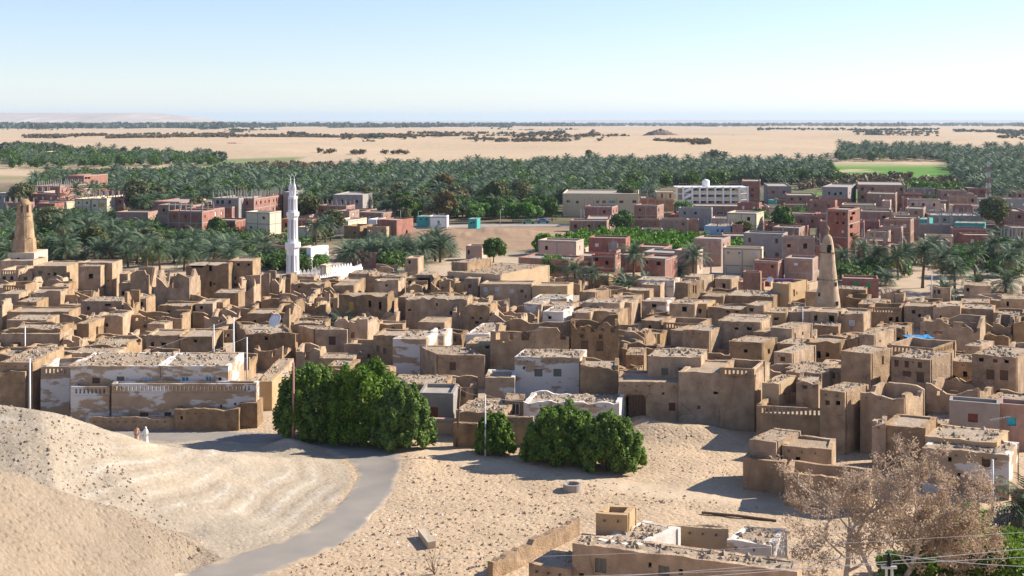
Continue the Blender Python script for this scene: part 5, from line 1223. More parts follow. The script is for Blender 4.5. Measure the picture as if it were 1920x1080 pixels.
# hand-placed broadleaf trees
for px,py,k,s,lab in [(250,398,2,1.05,'broad dark acacia hiding part of the brick houses'),(830,388,5,1.25,'big brownish tree towering over the palms by the road'),(700,400,1,1.05,'grey-olive feathery tree beside the grey two-storey house'),(575,425,1,1.15,'tall pale olive tree behind the white minaret'),(620,452,2,.75,'rounded olive tree beside a shaggy palm'),(1105,405,1,.9,'grey-green tree at the left half of the tan school'),(1180,402,2,.85,'olive tree before the right half of the tan school'),(1283,412,7,1.2,'yellow-green tree at the corner of the long brown building'),(1165,440,3,.95,'round green tree between roadside houses'),(1105,306,2,.7,'lone dark tree rising from the edge of the grove'),(40,395,1,1.2,'big grey-green tree behind the mud minaret'),(925,492,0,.62,'dark citrus tree behind the cream house'),(1020,478,7,1.0,'bright hedge tree at the corner of the crop field'),(1870,440,2,.95,'large dark tree among the unfinished houses'),(1470,440,0,.9,'dense dark tree beside the four-storey block'),(1425,425,3,.8,'mid-green tree beside the long brown building'),(1500,415,4,.8,'bright green tree behind the dark dense tree'),(850,405,3,.9,'green roadside tree by the teal kiosk'),(885,408,4,.9,'leafy roadside tree behind the kiosk'),(935,405,7,1.2,'yellowish-green roadside tree near the lamp'),(780,412,6,.8,'dark roadside tree beside the shop row'),(1040,528,4,.85,'bushy tree beside the young palms'),(1320,425,3,.6,'small tree by the pale blue house'),(1395,455,1,.7,'thin grey tree beside the beige three-bay house'),(715,498,7,.9,'bright leafy shrub tree behind the mosque'),(600,508,7,.7,'small green tree beside the white mosque'),(1740,400,6,.8,'dark tree in the garden behind the columns'),(860,372,0,.9,'dark mango tree deep in the grove'),(1800,520,4,.9,'bright green fruit tree among the near palms'),(1740,495,4,.8,'sunlit leafy tree behind the near palms'),(1880,500,3,.9,'shaded green tree at the right of the near palms'),(410,440,3,.7,'small green tree among low palms'),(370,415,2,.7,'olive tree behind the low palms')]:
    p = P(px,py); place('broadleaf_tree',lab,'tree',None,TREES[k][0],TREES[k][1],p.x,p.y,s,prng.random()*6.28)
# crop field and hedges behind the village, scrub lines in the desert, forests on the horizon
def scatter(name, label, polys, src, m, n, seed, smin=.7, smax=1.2, cat='scrub'):
    rng = np.random.default_rng(seed); pts = []
    for poly, k in polys:
        xs_ = [q[0] for q in poly]; ys_ = [q[1] for q in poly]; c = 0; tries = 0
        while c < k and tries < k*30:
            tries += 1; px = rng.uniform(min(xs_),max(xs_)); py = rng.uniform(min(ys_),max(ys_))
            if not inpoly(px,py,poly): continue
            p = P(px,py)
            if p.y < 700 and not clear(p.x,p.y,1.0): continue
            pts.append((p.x,p.y)); c += 1
    return mass(name,label,pts,src,m,smin,smax,cat)
scatter('crop_field','tall bright green crop rows behind the village',[([(985,474),(1110,450),(1200,446),(1350,462),(1400,476),(1310,486),(1130,486)],520),([(1310,478),(1400,476),(1370,492),(1320,494)],80)],[bush(80+i,3.0,2.6,140,.42) for i in range(4)],LEAFG,0,1,.8,1.25,'crops')
scatter('hedge','dark green hedge bushes among the newer houses',[([(1690,372),(1810,374),(1800,388),(1690,386)],70),([(480,490),(600,500),(560,512),(480,505)],40),([(690,486),(760,490),(750,506),(690,504)],40),([(1780,478),(1920,478),(1920,520),(1780,520)],60),([(1560,515),(1700,515),(1700,530),(1570,535)],20)],[bush(84+i,3.4,3.6,260,.4) for i in range(3)],LEAF,0,2,.7,1.2,'hedge')
far = [bush(90+i,5,7,60,1.7) for i in range(4)]
def lines(seed, specs):
    rng = np.random.default_rng(seed); pts = []
    for x0,x1,y0,th,k in specs:
        for _ in range(k):
            px = rng.uniform(x0,x1); py = y0+th*rng.normal()*.5+1.2*math.sin(px*.02)
            if py > 232.5: p = P(px,py); pts.append((p.x,p.y))
    return pts
mass('desert_scrub','brown scrub lines crossing the pale dunes',lines(1,[(45,200,269,1.6,200),(200,320,274,1.6,120),(230,440,264,2.2,260),(300,520,272,2,140),(480,700,271,2.2,260),(640,860,269,2.4,240),(760,1050,262,2.6,380),(870,1070,273,1.5,120),(960,1180,270,1.3,110),(0,140,248,1,60),(420,500,252,1.2,70),(1225,1330,284,1,40),(1600,1760,258,2.5,200),(1240,1260,281,.6,14),(1300,1330,286,1.5,24),(1870,1920,275,1.2,18),(100,480,330,5,130),(400,700,318,5,110),(1500,1860,352,7,170),(1480,1700,338,5,70),(600,760,300,2,20)]),far,SCRUB,.5,.9,'scrub')
mass('desert_thicket','dark green thickets between the dunes',lines(2,[(160,310,244.5,.8,200),(790,1060,259,1.6,300),(1420,1760,251.5,1.2,320),(1790,1930,257,1.8,240),(430,520,252,.8,60),(920,1090,248,.7,40),(540,570,268,1.5,20),(690,720,271,1.2,18),(0,130,292,4,120),(100,420,302,4,260),(1580,1920,300,3,60),(1330,1350,303,1.5,6),(1625,1650,258,1,20)]),far,FARG,.7,1.2,'thicket')
big = [bush(95+i,15,30,36,7.5) for i in range(4)]
mass('far_forest','bluish line of distant trees along the horizon',lines(3,[(-20,400,239.5,2.0,520),(-20,420,244,2.2,420),(380,960,242,1.8,420),(-20,420,236,1.0,200),(420,1100,235.5,.8,300),(1100,1930,234.6,.6,300),(1000,1930,239,.7,160),(300,960,238.5,1.6,800),(900,1120,238.3,1.3,260),(1100,1930,236.2,1.0,620),(380,800,241,1,160),(-20,330,241.5,1.5,160)]),big,FARG,.7,1.3,'forest')
# dark rocky outcrops in the dunes
for x0,x1,yt,yb,lab in [(1092,1133,253.5,264,'small pointed dark rock hill in the dunes'),(1203,1275,250.5,266,'long dark rock hill with a sand tail in the dunes'),(1350,1412,253,263,'low flat dark rock hill in the dunes'),(1310,1332,254,257.5,'tiny dark rock knoll in the dunes'),(1337,1357,297,304,'dark rounded rock mound just beyond the palms'),(1640,1668,252.5,260,'dark flat-topped rock mound beside the far thicket')]:
    d = F*HC/(yb-HY); xa,xb = (x0-960)*d/F,(x1-960)*d/F; H = (yb-yt)*d/F; mb = MB(); n = 30; m_ = 12; cx = (xa+xb)/2; rw = (xb-xa)/2; zb = G(cx,d)
    for j in range(m_+1):
        for i in range(n+1):
            u = i/n*2-1; v = j/m_*2-1; r = min(1,math.hypot(u,v)); z = (1-r**1.6)*(.65+.6*noise.noise(Vector((u*2+cx,v*2,1)))+.25*noise.noise(Vector((u*7+cx,v*7,4)))); mb.v.append((cx+u*rw,d+rw*.6*v,zb-1.5+(H+1.5)*max(0,z)))
    for j in range(m_):
        for i in range(n): a = j*(n+1)+i; mb.f.append((a,a+1,a+n+2,a+n+1))
    o = mb.obj('rock_outcrop',mat('dark_rock',(.22,.155,.12),.95,scale=.08,c2=(.15,.105,.085))); tag(o,lab,'rock hill'); o['kind'] = 'structure'
# ---------------------------------------------------------------- bushy roadside trees
def ficus(label, px0, px1, ptop, pbase, seed, n, dist=None):
    d = dist or F*HC/(pbase-HY); xa,xb = (px0-960)*d/F,(px1-960)*d/F; R = (xb-xa)/2; cx = (xa+xb)/2; y = d+R*.6; h = HC-(ptop-HY)*y/F; rng = np.random.default_rng(seed); lob = []
    for i in range(190):
        a = rng.random()*6.28; q = rng.random(); el = math.asin(min(1,.02+.98*q)) ; cr = math.cos(el)**.75*rng.uniform(.74,1.2)
        x = math.cos(a)*cr*R*.86; yy = math.sin(a)*cr*R*.72; z = h*(.10+.76*math.sin(el)*rng.uniform(.85,1.06)); s = R*(.055+.085*rng.random())
        lob.append((x,yy,z,s,s,s*1.9))
    for i in range(14): a = rng.random()*6.28; lob.append((math.cos(a)*R*.8,math.sin(a)*R*.68,h*.12*(1+rng.random()),R*.16,R*.16,h*.13))
    core = [(0,0,h*.44,R*.74,R*.62,h*.36)]
    p,u = cloud(lob,n,rng,.25); p2,u2 = cloud(core,n//6,rng,.8); p = np.concatenate([p,p2]); u = np.concatenate([u,u2]); u[:,2] += .35; keep = p[:,2] > .12
    v,f = leaves(p[keep],u[keep],.17,rng,1.9); t = thing('ficus_tree',label,'tree',(cx,y,G(cx,y)),None); link('crown',npmesh('crown',v,f,FICUS),t)
    mb = MB()
    for i in range(9):
        a = i*.7+rng.random(); r0 = R*.12*rng.random(); mb.tube([(math.cos(a)*r0,math.sin(a)*r0,-.2),(math.cos(a)*R*.25,math.sin(a)*R*.2,h*.25),(math.cos(a)*R*.55,math.sin(a)*R*.45,h*.6)],[.13,.09,.03],6)
    part0 = mb.obj('trunk',TRUNK,t,True)
ficus('leftmost of the joined bushy trees, beside the red-brown lamp post',506,655,672,815,21,26000,121.5)
ficus('tallest middle tree of the joined bushy row above the bend of the road',585,765,668,822,22,30000,120.5)
ficus('right end tree of the joined bushy row, reaching down to the road edge',690,812,712,832,23,22000,118.5)
ficus('small rounded bushy tree standing alone behind the thin white pole',888,966,770,858,24,14000)
ficus('larger bushy tree of the pair in front of the low whitewashed house',982,1132,752,872,25,28000,113.5)
ficus('lower bushy tree leaning right onto the sand bank',1085,1212,768,884,26,22000,111)
# ---------------------------------------------------------------- dry tree with pale limbs, and greenery at the frame corner
def drytree(label, px, base_y, top_y, seed, lean, spread, nl):
    p = P(px,base_y); d = p.y; H = HC-(top_y-HY)*d/F; rng = random.Random(seed); mb = MB(); tips = []
    def br(pos, dr, L, r, lv):
        pts = [pos]; rr = [r]; q = pos.copy(); dd = dr.copy(); n = 5
        for k in range(n):
            dd = (dd+Vector((rng.gauss(0,.16),rng.gauss(0,.16),rng.gauss(.05,.10)))).normalized(); q = q+dd*L/n; pts.append(q.copy()); rr.append(r*(1-.45*(k+1)/n))
            if lv >= 2: tips.append(q.copy())
            if lv < 5 and k >= 1 and rng.random() < (.8 if lv < 3 else .55):
                a = rng.random()*6.28; o = dd.orthogonal().normalized(); o2 = dd.cross(o); nd = (dd*.75+(o*math.cos(a)+o2*math.sin(a))*spread).normalized(); br(q.copy(), nd, L*rng.uniform(.5,.72), rr[-1]*.6, lv+1)
        mb.tube(pts,[max(.008,x) for x in rr],6 if lv < 2 else 4,False)
        if lv < 3: br(q.copy(), (dd+Vector((rng.gauss(0,.3),rng.gauss(0,.3),.1))).normalized(), L*.68, rr[-1]*.9, lv+1)
    t = thing('dry_tree',label,'tree',(p.x,p.y,G(p.x,p.y)))
    br(Vector((0,0,-.2)), Vector((lean,0,1)).normalized(), H*.42, .21, 0)
    mb.obj('trunk',PALEB,t,True); rg = np.random.default_rng(seed); tp = np.array([q[:] for q in tips]); k = rg.integers(len(tp),size=nl); pts = tp[k]+rg.normal(size=(nl,3))*np.array((.15,.15,.17))-np.array((0,0,.10)); pts = pts[pts[:,2] > .3]
    v,f = leaves(pts, rg.normal(size=pts.shape), .085, rg, 2.4); link('dead_leaves',npmesh('dead_leaves',v,f,DEADL),t)
drytree('dry pale-limbed tree with brown leaves at the corner of the near house',1585,1120,812,31,-.10,.95,6000)
drytree('tallest dry tree with rusty dead leaves behind the power line insulator',1690,1110,806,32,.10,.95,7500)
drytree('slim dry tree between the two larger dry trees',1640,1100,835,34,.05,.95,4500)
drytree('low dry tree spreading over the green undergrowth',1800,1100,880,35,-.2,.95,4500)
drytree('leaning dry tree with white limbs beside the thin white pole',1760,1090,850,33,.45,.95,5500)
for px,py,h,w_,sd,lab in [(1890,1090,5.0,7.0,5,'dense green bush in front of the white pole and young palm'),(1720,1095,2.6,6.0,6,'low green undergrowth beneath the dry trees')]:
    p = P(px,py); rng = np.random.default_rng(sd); lob = [(rng.normal()*w_*.25,rng.normal()*w_*.2,h*(.2+.55*rng.random()),w_*.2,w_*.2,h*.25) for _ in range(16)]; q,u = cloud(lob,9000,rng,.5); q = q[q[:,2] > .05]; v,f = leaves(q,u[:len(q)],.2,rng); t = thing('bush',lab,'bush',(p.x,p.y,G(p.x,p.y))); link('foliage',npmesh('foliage',v,f,FICUS),t)
    mb = MB(); [mb.tube([(0,0,-.2),(math.cos(a)*w_*.2,math.sin(a)*w_*.2,h*.6)],[.07,.02],5) for a in (0,1.3,2.6,3.9,5.2)]; mb.obj('stems',TRUNK,t)
# ---------------------------------------------------------------- stick fences
def fence(tile, x0, y0, x1, y1, h, label):
    ox,oy,s = TILES[tile]; A = P(ox+x0/s,oy+y0/s); B = P(ox+x1/s,oy+y1/s); rng = random.Random(int(x0)); L = (B-A).length; mb = MB(); n = int(L/.11)
    r = thing('stick_fence',label,'fence',(A+B)/2)
    for i in range(n):
        q = A.lerp(B,i/n)+Vector((rng.gauss(0,.08),rng.gauss(0,.08),0)); hh = h*rng.uniform(.7,1.15); mb.tube([q-Vector((0,0,.2)),q+Vector((rng.gauss(0,.12),rng.gauss(0,.12),hh))],[.05,.025],4,False)
    o = part(mb,'sticks',STICK,r); o['kind'] = 'stuff'
fence('A4',560,1050,1085,1065,1.9,'brown stick fence along a roof yard below the pale lit house'); fence('A5',20,905,315,908,1.8,'dark stick fence below the tan house with doorless openings'); fence('A5',545,850,950,835,2.0,'long grey-brown stick fence beside the gutted house front'); fence('A4',40,830,300,835,1.9,'shaggy stick fence above the niche facade ruin'); fence('A4',300,425,600,415,1.6,'palm-stick fence under the young palms'); fence('A1',610,745,690,738,1.9,'small bundle of dry sticks on the long low wall'); fence('A2',60,800,330,795,1.8,'dry stick hedge behind the slumped gravel roof house'); fence('A1',1790,800,1920,795,1.6,'stick fence below the tan two-holed house')
# ---------------------------------------------------------------- poles, lamps, wires
def pole(px, yb, yt, label, m, r=.07, d=None, lamp=None, step=False, lean=0, name='utility_pole'):
    d = d or F*HC/(yb-HY); x = (px-960)*d/F; zb = G(x,d); zt = HC-(yt-HY)*d/F; t = thing(name,label,'lamp post' if lamp else 'pole',(x,d,zb)); mb = MB()
    H = zt-zb; prof = [(r*1.25,-.3),(r*1.2,H*.35),(r*.95,H*.36),(r*.8,H)] if step else [(r*1.1,-.3),(r*.8,H)]
    mb.tube([(lean*max(0,z),0,z) for _,z in prof],[q for q,_ in prof],9); mb.obj('post',m,t,True)
    if lamp:
        a = MB(); sg = lamp; a.tube([(0,0,H*.86 if step else H-.15),(sg*.35,0,(H*.86 if step else H-.1)+.15),(sg*.6,0,(H*.86 if step else H-.1)+.12)],.03,6); a.obj('bracket',METAL,t)
        b = MB(); b.box((sg*.8,0,(H*.86 if step else H-.1)+.08),(.26,0,.03),(0,.12,0),(0,0,.07)); b.obj('lamp_head',WPAINT,t)
    return Vector((x,d,zt))
pole(550,835,680,'red-brown stepped lamp post with a white lamp head at the road bend',POLER,.13,lamp=-1,step=True,name='lamp_post')
w1 = pole(910,857,740,'thin white pole in front of the small rounded bushy tree',POLEW,.07)
w2 = pole(856,838,724,'dark leaning wooden post beside the red painted yard wall',WOOD,.09,lean=.06)
pole(56,775,672,'white pole at the corner of the white-panelled house',POLEW,.10,d=128); pole(47,665,612,'white pole before the plain tan house with two shutters',POLEW,.09,d=160)
w3 = pole(438,705,595,'tall pale pole left of the slumped gravel roof house',POLEW,.10,d=147); w4 = pole(463,702,632,'pale pole with insulators beside the slumped gravel roof house',POLEW,.09,d=146); pole(401,672,608,'short white pole on the terrace house roof side',POLEW,.08,d=158)
w6 = pole(1861,985,862,'white steel pole in front of the long flaking house and dry trees',POLEW,.11)
pole(1747,565,512,'thin pale pole on the bare ground before the near palms',POLEW,.09); pole(250,512,506,'short pale post by the shaggy palm edge',POLEW,.08) if False else None
for px,yb,yt,lab,lp in [(716,424,394,'left concrete lamp post on the far road',1),(751,424,394,'second concrete lamp post on the far road',-1),(784,426,396,'third lamp post beside the shop row',1),(938,424,393,'lamp post near the teal kiosk on the far road',1),(1089,428,392,'pale pole beside the low blue-fronted house',0),(1095,428,393,'thin pole next to the pale pole',0),(1366,414,394,'lamp post before the long brown building',1),(1250,412,392,'pair pole at the edge of the long brown building',0),(1420,412,393,'right lamp post before the long brown building',1),(1140,478,446,'lamp post at the edge of the crop field',1),(1446,486,442,'wooden pole beside the beige three-bay house',0),(610,418,397,'short post beside the cream yard',0),(622,418,398,'second short post beside the cream yard',0),(585,520,490,'thin white pole behind the white mosque',0),(670,505,490,'pole beside the mosque hall',0)]: pole(px,yb,yt,lab,CONC,.10,lamp=lp or None)
for px,yt_ in [(311,281),(340,285),(360,283),(370,284),(398,282),(381,270),(402,272)]: pole(px,yt_+10,yt_-1,'thin white power pole in the far dunes',POLEW,.35)
for o in bpy.data.objects:
    if o.get('label') == 'thin white power pole in the far dunes': o['group'] = 'thin power poles in the far dunes'
pole(1505,600,576,'white lamp on a short post below the round minaret',WPAINT,.08,d=180,lamp=-1)
# street pole at the foot of the hill with insulator and wires
def wire(a, b, sag, label, r=.012):
    if 'power line' in label:      # carry the spans on past the edge of the view
        a0, b0 = a.copy(), b.copy()
        if 'running right' not in label: a = b0+(a0-b0)*1.5
        if 'running left' not in label: b = a0+(b0-a0)*1.5
    pts = [a.lerp(b,t)-Vector((0,0,sag*4*t*(1-t))) for t in np.linspace(0,1,25)]; c = (a+b)/2; mb = MB(); mb.tube([p-c for p in pts],r,4); o = mb.obj('power_line',mat('aluminium_wire',(.6,.6,.6),.5,var=.05)); o.location = c; tag(o,label,'wire')
dp = 40.0; tp = PD(1667,1050,dp); gp = G(tp.x,dp); t = thing('power_pole','steel power pole top with black ribbed insulator below the dry trees','pole',(tp.x,dp,gp)); mb = MB(); hh = tp.z-gp
for sx in (-.09,.09): mb.tube([(sx,0,-.4),(sx,0,hh-.25)],.045,7)
for z in np.arange(.5,hh-.3,.6): mb.box((0,0,z),(.09,0,0),(0,.015,0),(0,0,.03))
mb.obj('post',METAL,t); mb = MB(); mb.box((0,0,hh-.24),(.25,0,0),(0,.05,0),(0,0,.04)); mb.obj('crossarm',METAL,t)
mb = MB(); mb.lathe([(.03,hh-.2)]+[(r_,hh-.16+k*.07+dz) for k in range(5) for r_,dz in ((.10,0),(.05,.035))]+[(.04,hh+.22)],(0,0,0),12); mb.obj('insulator',BLACK,t,True)
top = tp+Vector((0,0,.2))
wire(PD(905,1084,52),top,.25,'power line running left from the black insulator'); wire(top,PD(1990,1052,34),.2,'power line running right from the black insulator'); wire(PD(900,1074,60),PD(1990,1026,46),.4,'upper power line crossing in front of the big near house'); wire(PD(1050,1031,78),PD(1990,979,60),.5,'thin power line crossing behind the dry trees'); wire(PD(1040,1088,50),PD(1990,1008,42),.35,'power line slanting up past the near roof edge')
wire(w2,w1,.35,'slack wire between the leaning post and the thin white pole',.01); wire(w1,P(1030,745,4.4),.5,'slack wire from the thin white pole to the whitewashed house',.01)
wire(w3,PD(130,700,131),.5,'wire sagging from the tall pale pole to the terrace house',.008); wire(w4,PD(205,690,131),.9,'low wire drooping across the terrace house front',.008)
# ---------------------------------------------------------------- two people on the road behind the mound
def person(label, x, y, robe, skinc, hairc, h, cloak=False, rz=0):
    t = thing('person',label,'person',(x,y,G(x,y)),None,rz); k = h/1.7; mb = MB(); n = 14
    def ring(z,rx,ry,cx=0,cy=0): return [(cx+rx*math.cos(2*math.pi*i/n),cy+ry*math.sin(2*math.pi*i/n),z) for i in range(n)]
    if cloak: prof = [(0.02,.30,.26,0),(.3,.27,.24,0),(.8,.25,.21,0),(1.1,.26,.20,0),(1.36,.24,.17,0),(1.47,.13,.12,0),(1.52,.105,.12,.01),(1.62,.115,.13,.0),(1.70,.07,.09,0),(1.725,.02,.03,0)]
    else: prof = [(0.02,.24,.2,0),(.5,.21,.17,0),(.9,.19,.14,0),(1.05,.17,.12,0),(1.3,.21,.13,0),(1.42,.19,.11,0),(1.47,.07,.065,0),(1.52,.06,.06,0),(1.56,.08,.095,0),(1.63,.085,.10,0),(1.69,.065,.075,0),(1.72,.02,.03,0)]
    for z,rx,ry,cx in prof: mb.v += ring(z*k,rx*k,ry*k,cx)
    for i in range(len(prof)-1):
        for j in range(n): j2 = (j+1)%n; mb.f.append((i*n+j,i*n+j2,(i+1)*n+j2,(i+1)*n+j))
    mb.f.append(tuple((len(prof)-1)*n+j for j in range(n)))
    me = mb.mesh('body',robe,True); me.materials.append(skinc)
    if not cloak: me.polygons.foreach_set('material_index',[1 if (p.center.z > 1.44*k) else 0 for p in me.polygons])
    link('body',me,t)
    for sg in (-1,1):
        a = MB(); pts = [(sg*.19*k,0,1.38*k),(sg*.25*k,.02,1.12*k),(sg*.24*k,-.10*k,.88*k)]; a.tube(pts,[.06*k,.05*k,.035*k],8); a.obj('sleeve',robe,t,True)
        hd = MB(); hd.tube([pts[-1],(sg*.23*k,-.12*k,.83*k),(sg*.22*k,-.14*k,.76*k)],[.035*k,.042*k,.02*k],7); hd.obj('hand',skinc,t,True)
    if not cloak:
        hr = MB(); hr.lathe([(.098*k,1.60*k),(.105*k,1.66*k),(.085*k,1.725*k),(.03*k,1.75*k)],(0,.015,0),12); hr.obj('hair',hairc,t,True)
    else:
        fc = MB(); fc.lathe([(.02,0),(.06*k,.03),(.062*k,.10),(.03,.15)],(0,-.085*k,1.52*k),10); fc.obj('face',skinc,t,True)
        cl = MB(); cl.add([(-.2*k,-.05,1.3*k),(-.62*k,.05,1.02*k),(-.60*k,.10,.55*k),(-.22*k,0,.5*k),(-.2*k,.06,1.3*k),(-.58*k,.14,1.0*k),(-.56*k,.18,.55*k),(-.22*k,.1,.5*k)],[(0,1,2,3),(7,6,5,4),(0,4,5,1),(1,5,6,2),(2,6,7,3)]); cl.obj('cloak_fold',robe,t)
SKIN = mat('brown_skin',(.22,.12,.08),.6,var=.05); HAIR = mat('black_hair',(.012,.01,.01),.5,var=.05)
p = P(256,829); person('dark-haired person in a red and tan shirt walking behind the mound',p.x,p.y,mat('red_tan_shirt',(.42,.16,.13),.9,scale=3,c2=(.50,.40,.28)),SKIN,HAIR,1.62,False,.3)
p = P(273,831); person('person wrapped in a white robe and hood on the road',p.x,p.y,mat('white_cloth',(.78,.76,.72),.9,var=.05),SKIN,HAIR,1.6,True,0)
# ---------------------------------------------------------------- loose things on the waste ground
def scatter_stones(name,label,poly,n,smin,smax,m,seed):
    rng = random.Random(seed); xs_ = [q[0] for q in poly]; ys_ = [q[1] for q in poly]; pts = []
    while len(pts) < n:
        px = rng.uniform(min(xs_),max(xs_)); py = rng.uniform(min(ys_),max(ys_))
        if not inpoly(px,py,poly): continue
        p = P(px,py)
        if clear(p.x,p.y,.3): pts.append((p.x,p.y))
    zz = GV([q[0] for q in pts],[q[1] for q in pts]); pts = [(q[0],q[1],float(z)) for q,z in zip(pts,zz)]; mb = MB(); stones(mb,pts,smin,smax,rng); o = mb.obj(name,m); tag(o,label,'stones'); o['kind'] = 'stuff'
slope = [(760,860),(1000,885),(1450,955),(1100,960),(1060,1020),(930,1080),(520,1085),(700,985),(760,920)]
scatter_stones('gravel','brown stones littering the sandy waste ground beside the road',slope,2300,.04,.30,mat('brown_stone',(.40,.295,.20),.95,scale=2,c2=(.27,.19,.13)),1)
scatter_stones('litter','white scraps of rubbish strewn beside the road bend',[(760,905),(850,930),(830,1010),(700,1040),(640,1040),(740,960)],90,.06,.26,mat('white_litter',(.70,.69,.68),.8,var=.1),2)
scatter_stones('pebbles','small pebbles on the sand mound and spur',[(0,770),(250,815),(600,850),(640,900),(400,1020),(330,1080),(0,1080)],2200,.025,.11,mat('mound_pebble',(.40,.33,.25),.95,var=.2),3)
scatter_stones('spur_stones','coarse stones covering the near pebbly spur',[(0,890),(75,910),(190,938),(245,968),(330,1010),(390,1024),(340,1080),(0,1080)],2200,.06,.24,mat('spur_stone',(.33,.26,.19),.95,var=.2),7)
scatter_stones('bank_stones','dark clods on the sand bank below the tall wall',[(1215,820),(1330,835),(1400,905),(1220,890)],420,.05,.22,mat('clod',(.36,.27,.19),.95,var=.2),4)
scatter_stones('village_rubble','fallen mud bricks and rubble lying in the alleys between the old houses',[(0,540),(480,520),(760,520),(1500,580),(1920,600),(1920,780),(1450,770),(1150,730),(800,735),(480,760),(0,720)],7000,.12,.55,RUBBLE,6)
def loose(name,label,cat,mb,m,p,rz=0):
    o = mb.obj(name,m); o.location = (p.x,p.y,G(p.x,p.y)); o.rotation_euler[2] = rz; tag(o,label,cat); return o
mb = MB(); mb.lathe([(.80,-.1),(.80,.55),(.60,.55),(.58,.1),(.05,.08)],(0,0,0),22); loose('well_ring','round concrete well ring half sunk in the waste ground','well',mb,CONC,P(1073,920))
mb = MB(); mb.box((0,0,.28),(.30,0,0),(0,1.55,0),(0,0,.26)); mb.v = [(x+.06*noise.noise(Vector((x*3,y*2,z*3))),y+.1*noise.noise(Vector((x,y*3,z))),z+.07*noise.noise(Vector((y*2,x,z)))) for x,y,z in mb.v]; loose('stone_slab','long pale stone slab lying beside the road','stone',mb,mat('pale_stone',(.50,.42,.32),.9,scale=1.5,c2=(.40,.33,.25)),P(800,1018),.32)
mb = MB(); mb.tube([(-3.0,0,.1),(0,0,.16),(3.0,0,.1)],.11,7); loose('palm_log','long dark palm log lying on the sand behind the near house','log',mb,WOOD,P(1385,972),-.35)
mb = MB(); rr = random.Random(4)
for i in range(7):
    q = Vector((0,0,0)); dd = Vector((rr.gauss(0,.4),rr.gauss(0,.4),1)).normalized(); pts = [q.copy()]
    for k in range(4): dd = (dd+Vector((rr.gauss(0,.3),rr.gauss(0,.3),.05))).normalized(); q = q+dd*.5; pts.append(q.copy())
    mb.tube(pts,[.035,.028,.02,.014,.006],4)
loose('dead_shrub','leafless dead shrub at the foot of the waste ground','shrub',mb,STICK,P(815,1078))
# rugs on the laundry yard, blue tarpaulin, satellite dishes, yellow rag
def rug(tile,x,y,w_,h_,m,label,d):
    ox,oy,s = TILES[tile]; c = PD(ox+x/s,oy+y/s,d); mb = MB(); n = 8; W = w_/s*d/F; Hh = h_/s*d/F
    for i in range(n+1):
        for j in range(3): mb.v.append((-W/2+W*i/n, -.12-.05*math.sin(i*1.9), Hh/2-Hh*j/2-.1*math.sin(math.pi*i/n)*(j > 0)*-.5))
        mb.v.append((-W/2+W*i/n, .25, Hh/2+.03))
    for i in range(n): 
        for j in range(2): a = i*4+j; mb.f.append((a,a+4,a+5,a+1))
        mb.f.append((i*4,i*4+3,i*4+7,i*4+4))
    o = mb.obj('hanging_rug',m); o.location = c; tag(o,label,'rug')
def yd(H, tile, y): ox,oy,s = TILES[tile]; return F*(HC-H)/(oy+y/s-HY)
dy = yd(3.8,'A4',472)
rug('A4',1240,487,92,30,mat('pink_rug',(.55,.16,.25),.9,scale=3,c2=(.40,.10,.16)),'pink rug hung over the yard parapet',dy-1.2); rug('A4',1330,494,80,38,mat('wine_rug',(.30,.12,.13),.9,scale=4,c2=(.45,.38,.36)),'wine and white rug hung over the yard parapet',dy-1.9); rug('A4',1437,492,52,50,mat('red_rug',(.40,.06,.07),.9,scale=3,c2=(.3,.04,.05)),'red blanket hung beside the wine and white rug',dy-2.6)
rug('A4',1580,460,170,26,mat('purple_rug',(.22,.10,.20),.9,scale=4,c2=(.10,.12,.25)),'purple patterned rugs along the ochre house parapet',yd(5.2,'A4',480)+1.0)
def tarp():
    p = P(1722,632,5.3); mb = MB(); n = 8
    for i in range(n+1):
        for j in range(n+1): mb.v.append((p.x-1.6+3.2*i/n, p.y-1.2+2.4*j/n, 5.25+.22*noise.noise(Vector((i*.6,j*.6,2)))+.1))
    for i in range(n):
        for j in range(n): a = i*(n+1)+j; mb.f.append((a,a+n+1,a+n+2,a+1))
    o = mb.obj('tarpaulin',mat('blue_tarp',(.03,.28,.62),.5,var=.1)); tag(o,'crumpled bright blue tarpaulin on the baluster-railed roof','tarpaulin')
tarp()
def dish(px,py,d,r,label):
    c = PD(px,py,d); t = thing('satellite_dish',label,'satellite dish',c-Vector((0,0,r*1.4))); mb = MB(); n = 18
    ax = Vector((-.45,-.75,.55)).normalized(); o1 = ax.orthogonal().normalized(); o2 = ax.cross(o1); cc = Vector((0,0,r*1.4))
    for k,(rr,zz) in enumerate(((.02,-.18),(.5,-.13),(1,0),(1.0,-.03),(.5,-.16),(.02,-.21))):
        for i in range(n): a = 2*math.pi*i/n; mb.v.append(tuple(cc+(o1*math.cos(a)+o2*math.sin(a))*rr*r+ax*zz*r))
    for k in range(5):
        for i in range(n): i2 = (i+1)%n; mb.f.append((k*n+i,k*n+i2,(k+1)*n+i2,(k+1)*n+i))
    mb.obj('reflector',WPAINT,t,True); m2 = MB(); m2.tube([(0,0,-.3),(0,0,r*.5),tuple(cc-ax*.2*r)],.03,6); m2.tube([tuple(cc+o1*r*.8),tuple(cc+ax*r*.8)],.012,5); m2.obj('mount',METAL,t)
dish(515,600,165,.95,'big white satellite dish behind the slumped gravel roof house'); dish(1573,757,121,.5,'satellite dish on the narrow tower house with reddish roof'); dish(1443,524,195,.5,'small dish on the brick room above the laundry yard')
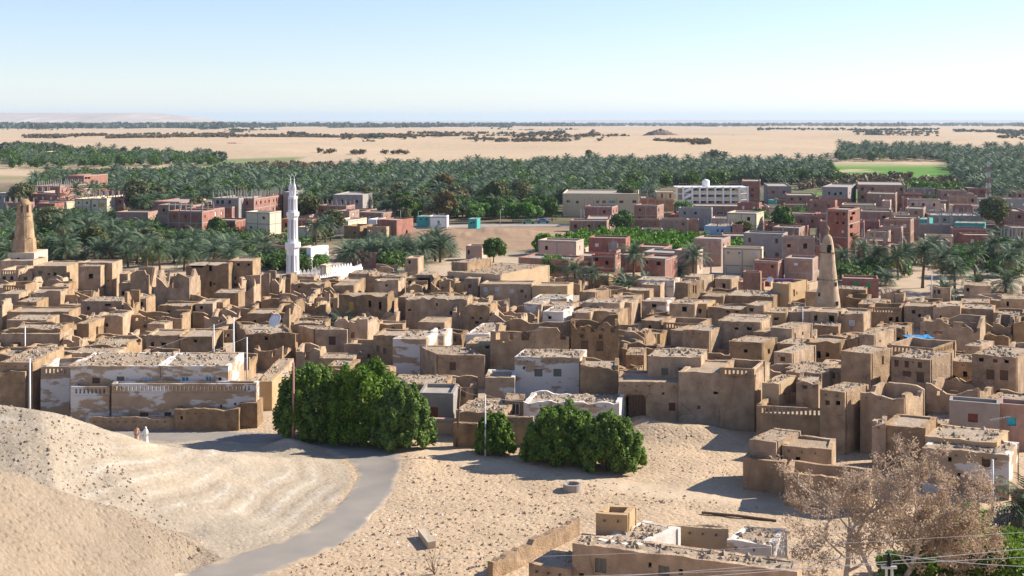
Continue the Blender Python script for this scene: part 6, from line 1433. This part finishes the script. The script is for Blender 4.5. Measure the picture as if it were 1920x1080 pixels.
def antenna(px,py,d,H,label):
    c = PD(px,py,d); t = thing('antenna_mast',label,'antenna',c); mb = MB(); mb.tube([(0,0,-.2),(0,0,H)],.03,5)
    for a in (0,2.1,4.2): mb.tube([(math.cos(a)*.7,math.sin(a)*.7,-.1),(0,0,H*.6)],.015,4)
    mb.obj('mast',STICK,t); b = MB(); b.tube([(-.9,0,H-.1),(.9,-.2,H+.25)],.025,5)
    for k in range(7): x = -.8+k*.26; b.tube([(x,-.35,H+x*.19),(x,.35,H+x*.19)],.012,4)
    b.obj('aerial',METAL,t)
antenna(1003,664,135.5,2.6,'branching television aerial on the two-shuttered whitewashed house'); antenna(1875,832,112,2.3,'tripod aerial mast on the gravel-roofed ochre house')
# cars on the far road
def car(px,py,m,label):
    p = P(px,py); z = G(p.x,p.y)+.37; t = thing('car',label,'car',(p.x,p.y,z)); mb = MB()
    sec = [(-2.1,.55,.75),(-2.05,.5,.95),(-1.3,.45,1.0),(-.8,.45,1.45),(.7,.45,1.48),(1.3,.45,1.0),(2.0,.5,.9),(2.1,.55,.7)]
    for x,zl,zh in sec: mb.v += [(x,-.8,.3),(x,-.82,zh*.7),(x,-.66 if zh > 1.2 else -.78,zh),(x,.66 if zh > 1.2 else .78,zh),(x,.82,zh*.7),(x,.8,.3)]
    for i in range(len(sec)-1):
        for j in range(6): j2 = (j+1)%6; mb.f.append((i*6+j,i*6+j2,(i+1)*6+j2,(i+1)*6+j))
    mb.f += [(0,1,2,3,4,5),tuple(range((len(sec)-1)*6,len(sec)*6))[::-1]]; mb.obj('body',m,t)
    for x in (-1.3,1.3):
        for y in (-.78,.78): w_ = MB(); w_.tube([(x,y-.1,.32),(x,y+.1,.32)],.32,12); w_.obj('wheel',BLACK,t)
    g = MB(); g.abox(-.75,.65,-.80,-.70,1.02,1.36); g.obj('side_window',GLASS,t)
car(991,422,mat('green_car_paint',(.12,.25,.15),.3,var=.03,spec=.5),'small green car on the far road'); car(1018,421,mat('blue_car_paint',(.08,.22,.42),.3,var=.03,spec=.5),'small blue vehicle on the far road beside the green car')
# ---------------------------------------------------------------- thin haze
hz = MB(); hz.abox(-30000,30000,-80,34000,-12,230); me = hz.mesh('haze',SAND); me.materials.clear()
hm = bpy.data.materials.new('haze_air'); hm.use_nodes = True; hn = hm.node_tree; hn.nodes.remove(hn.nodes['Principled BSDF']); pv = hn.nodes.new('ShaderNodeVolumePrincipled'); pv.inputs['Color'].default_value = (.66,.83,1,1); pv.inputs['Density'].default_value = 5.5e-5; pv.inputs['Anisotropy'].default_value = .1
hn.links.new(pv.outputs[0],hn.nodes['Material Output'].inputs['Volume']); me.materials.append(hm); o = link('haze',me); o['kind'] = 'stuff'; tag(o,'thin bluish haze over the far plain','haze')
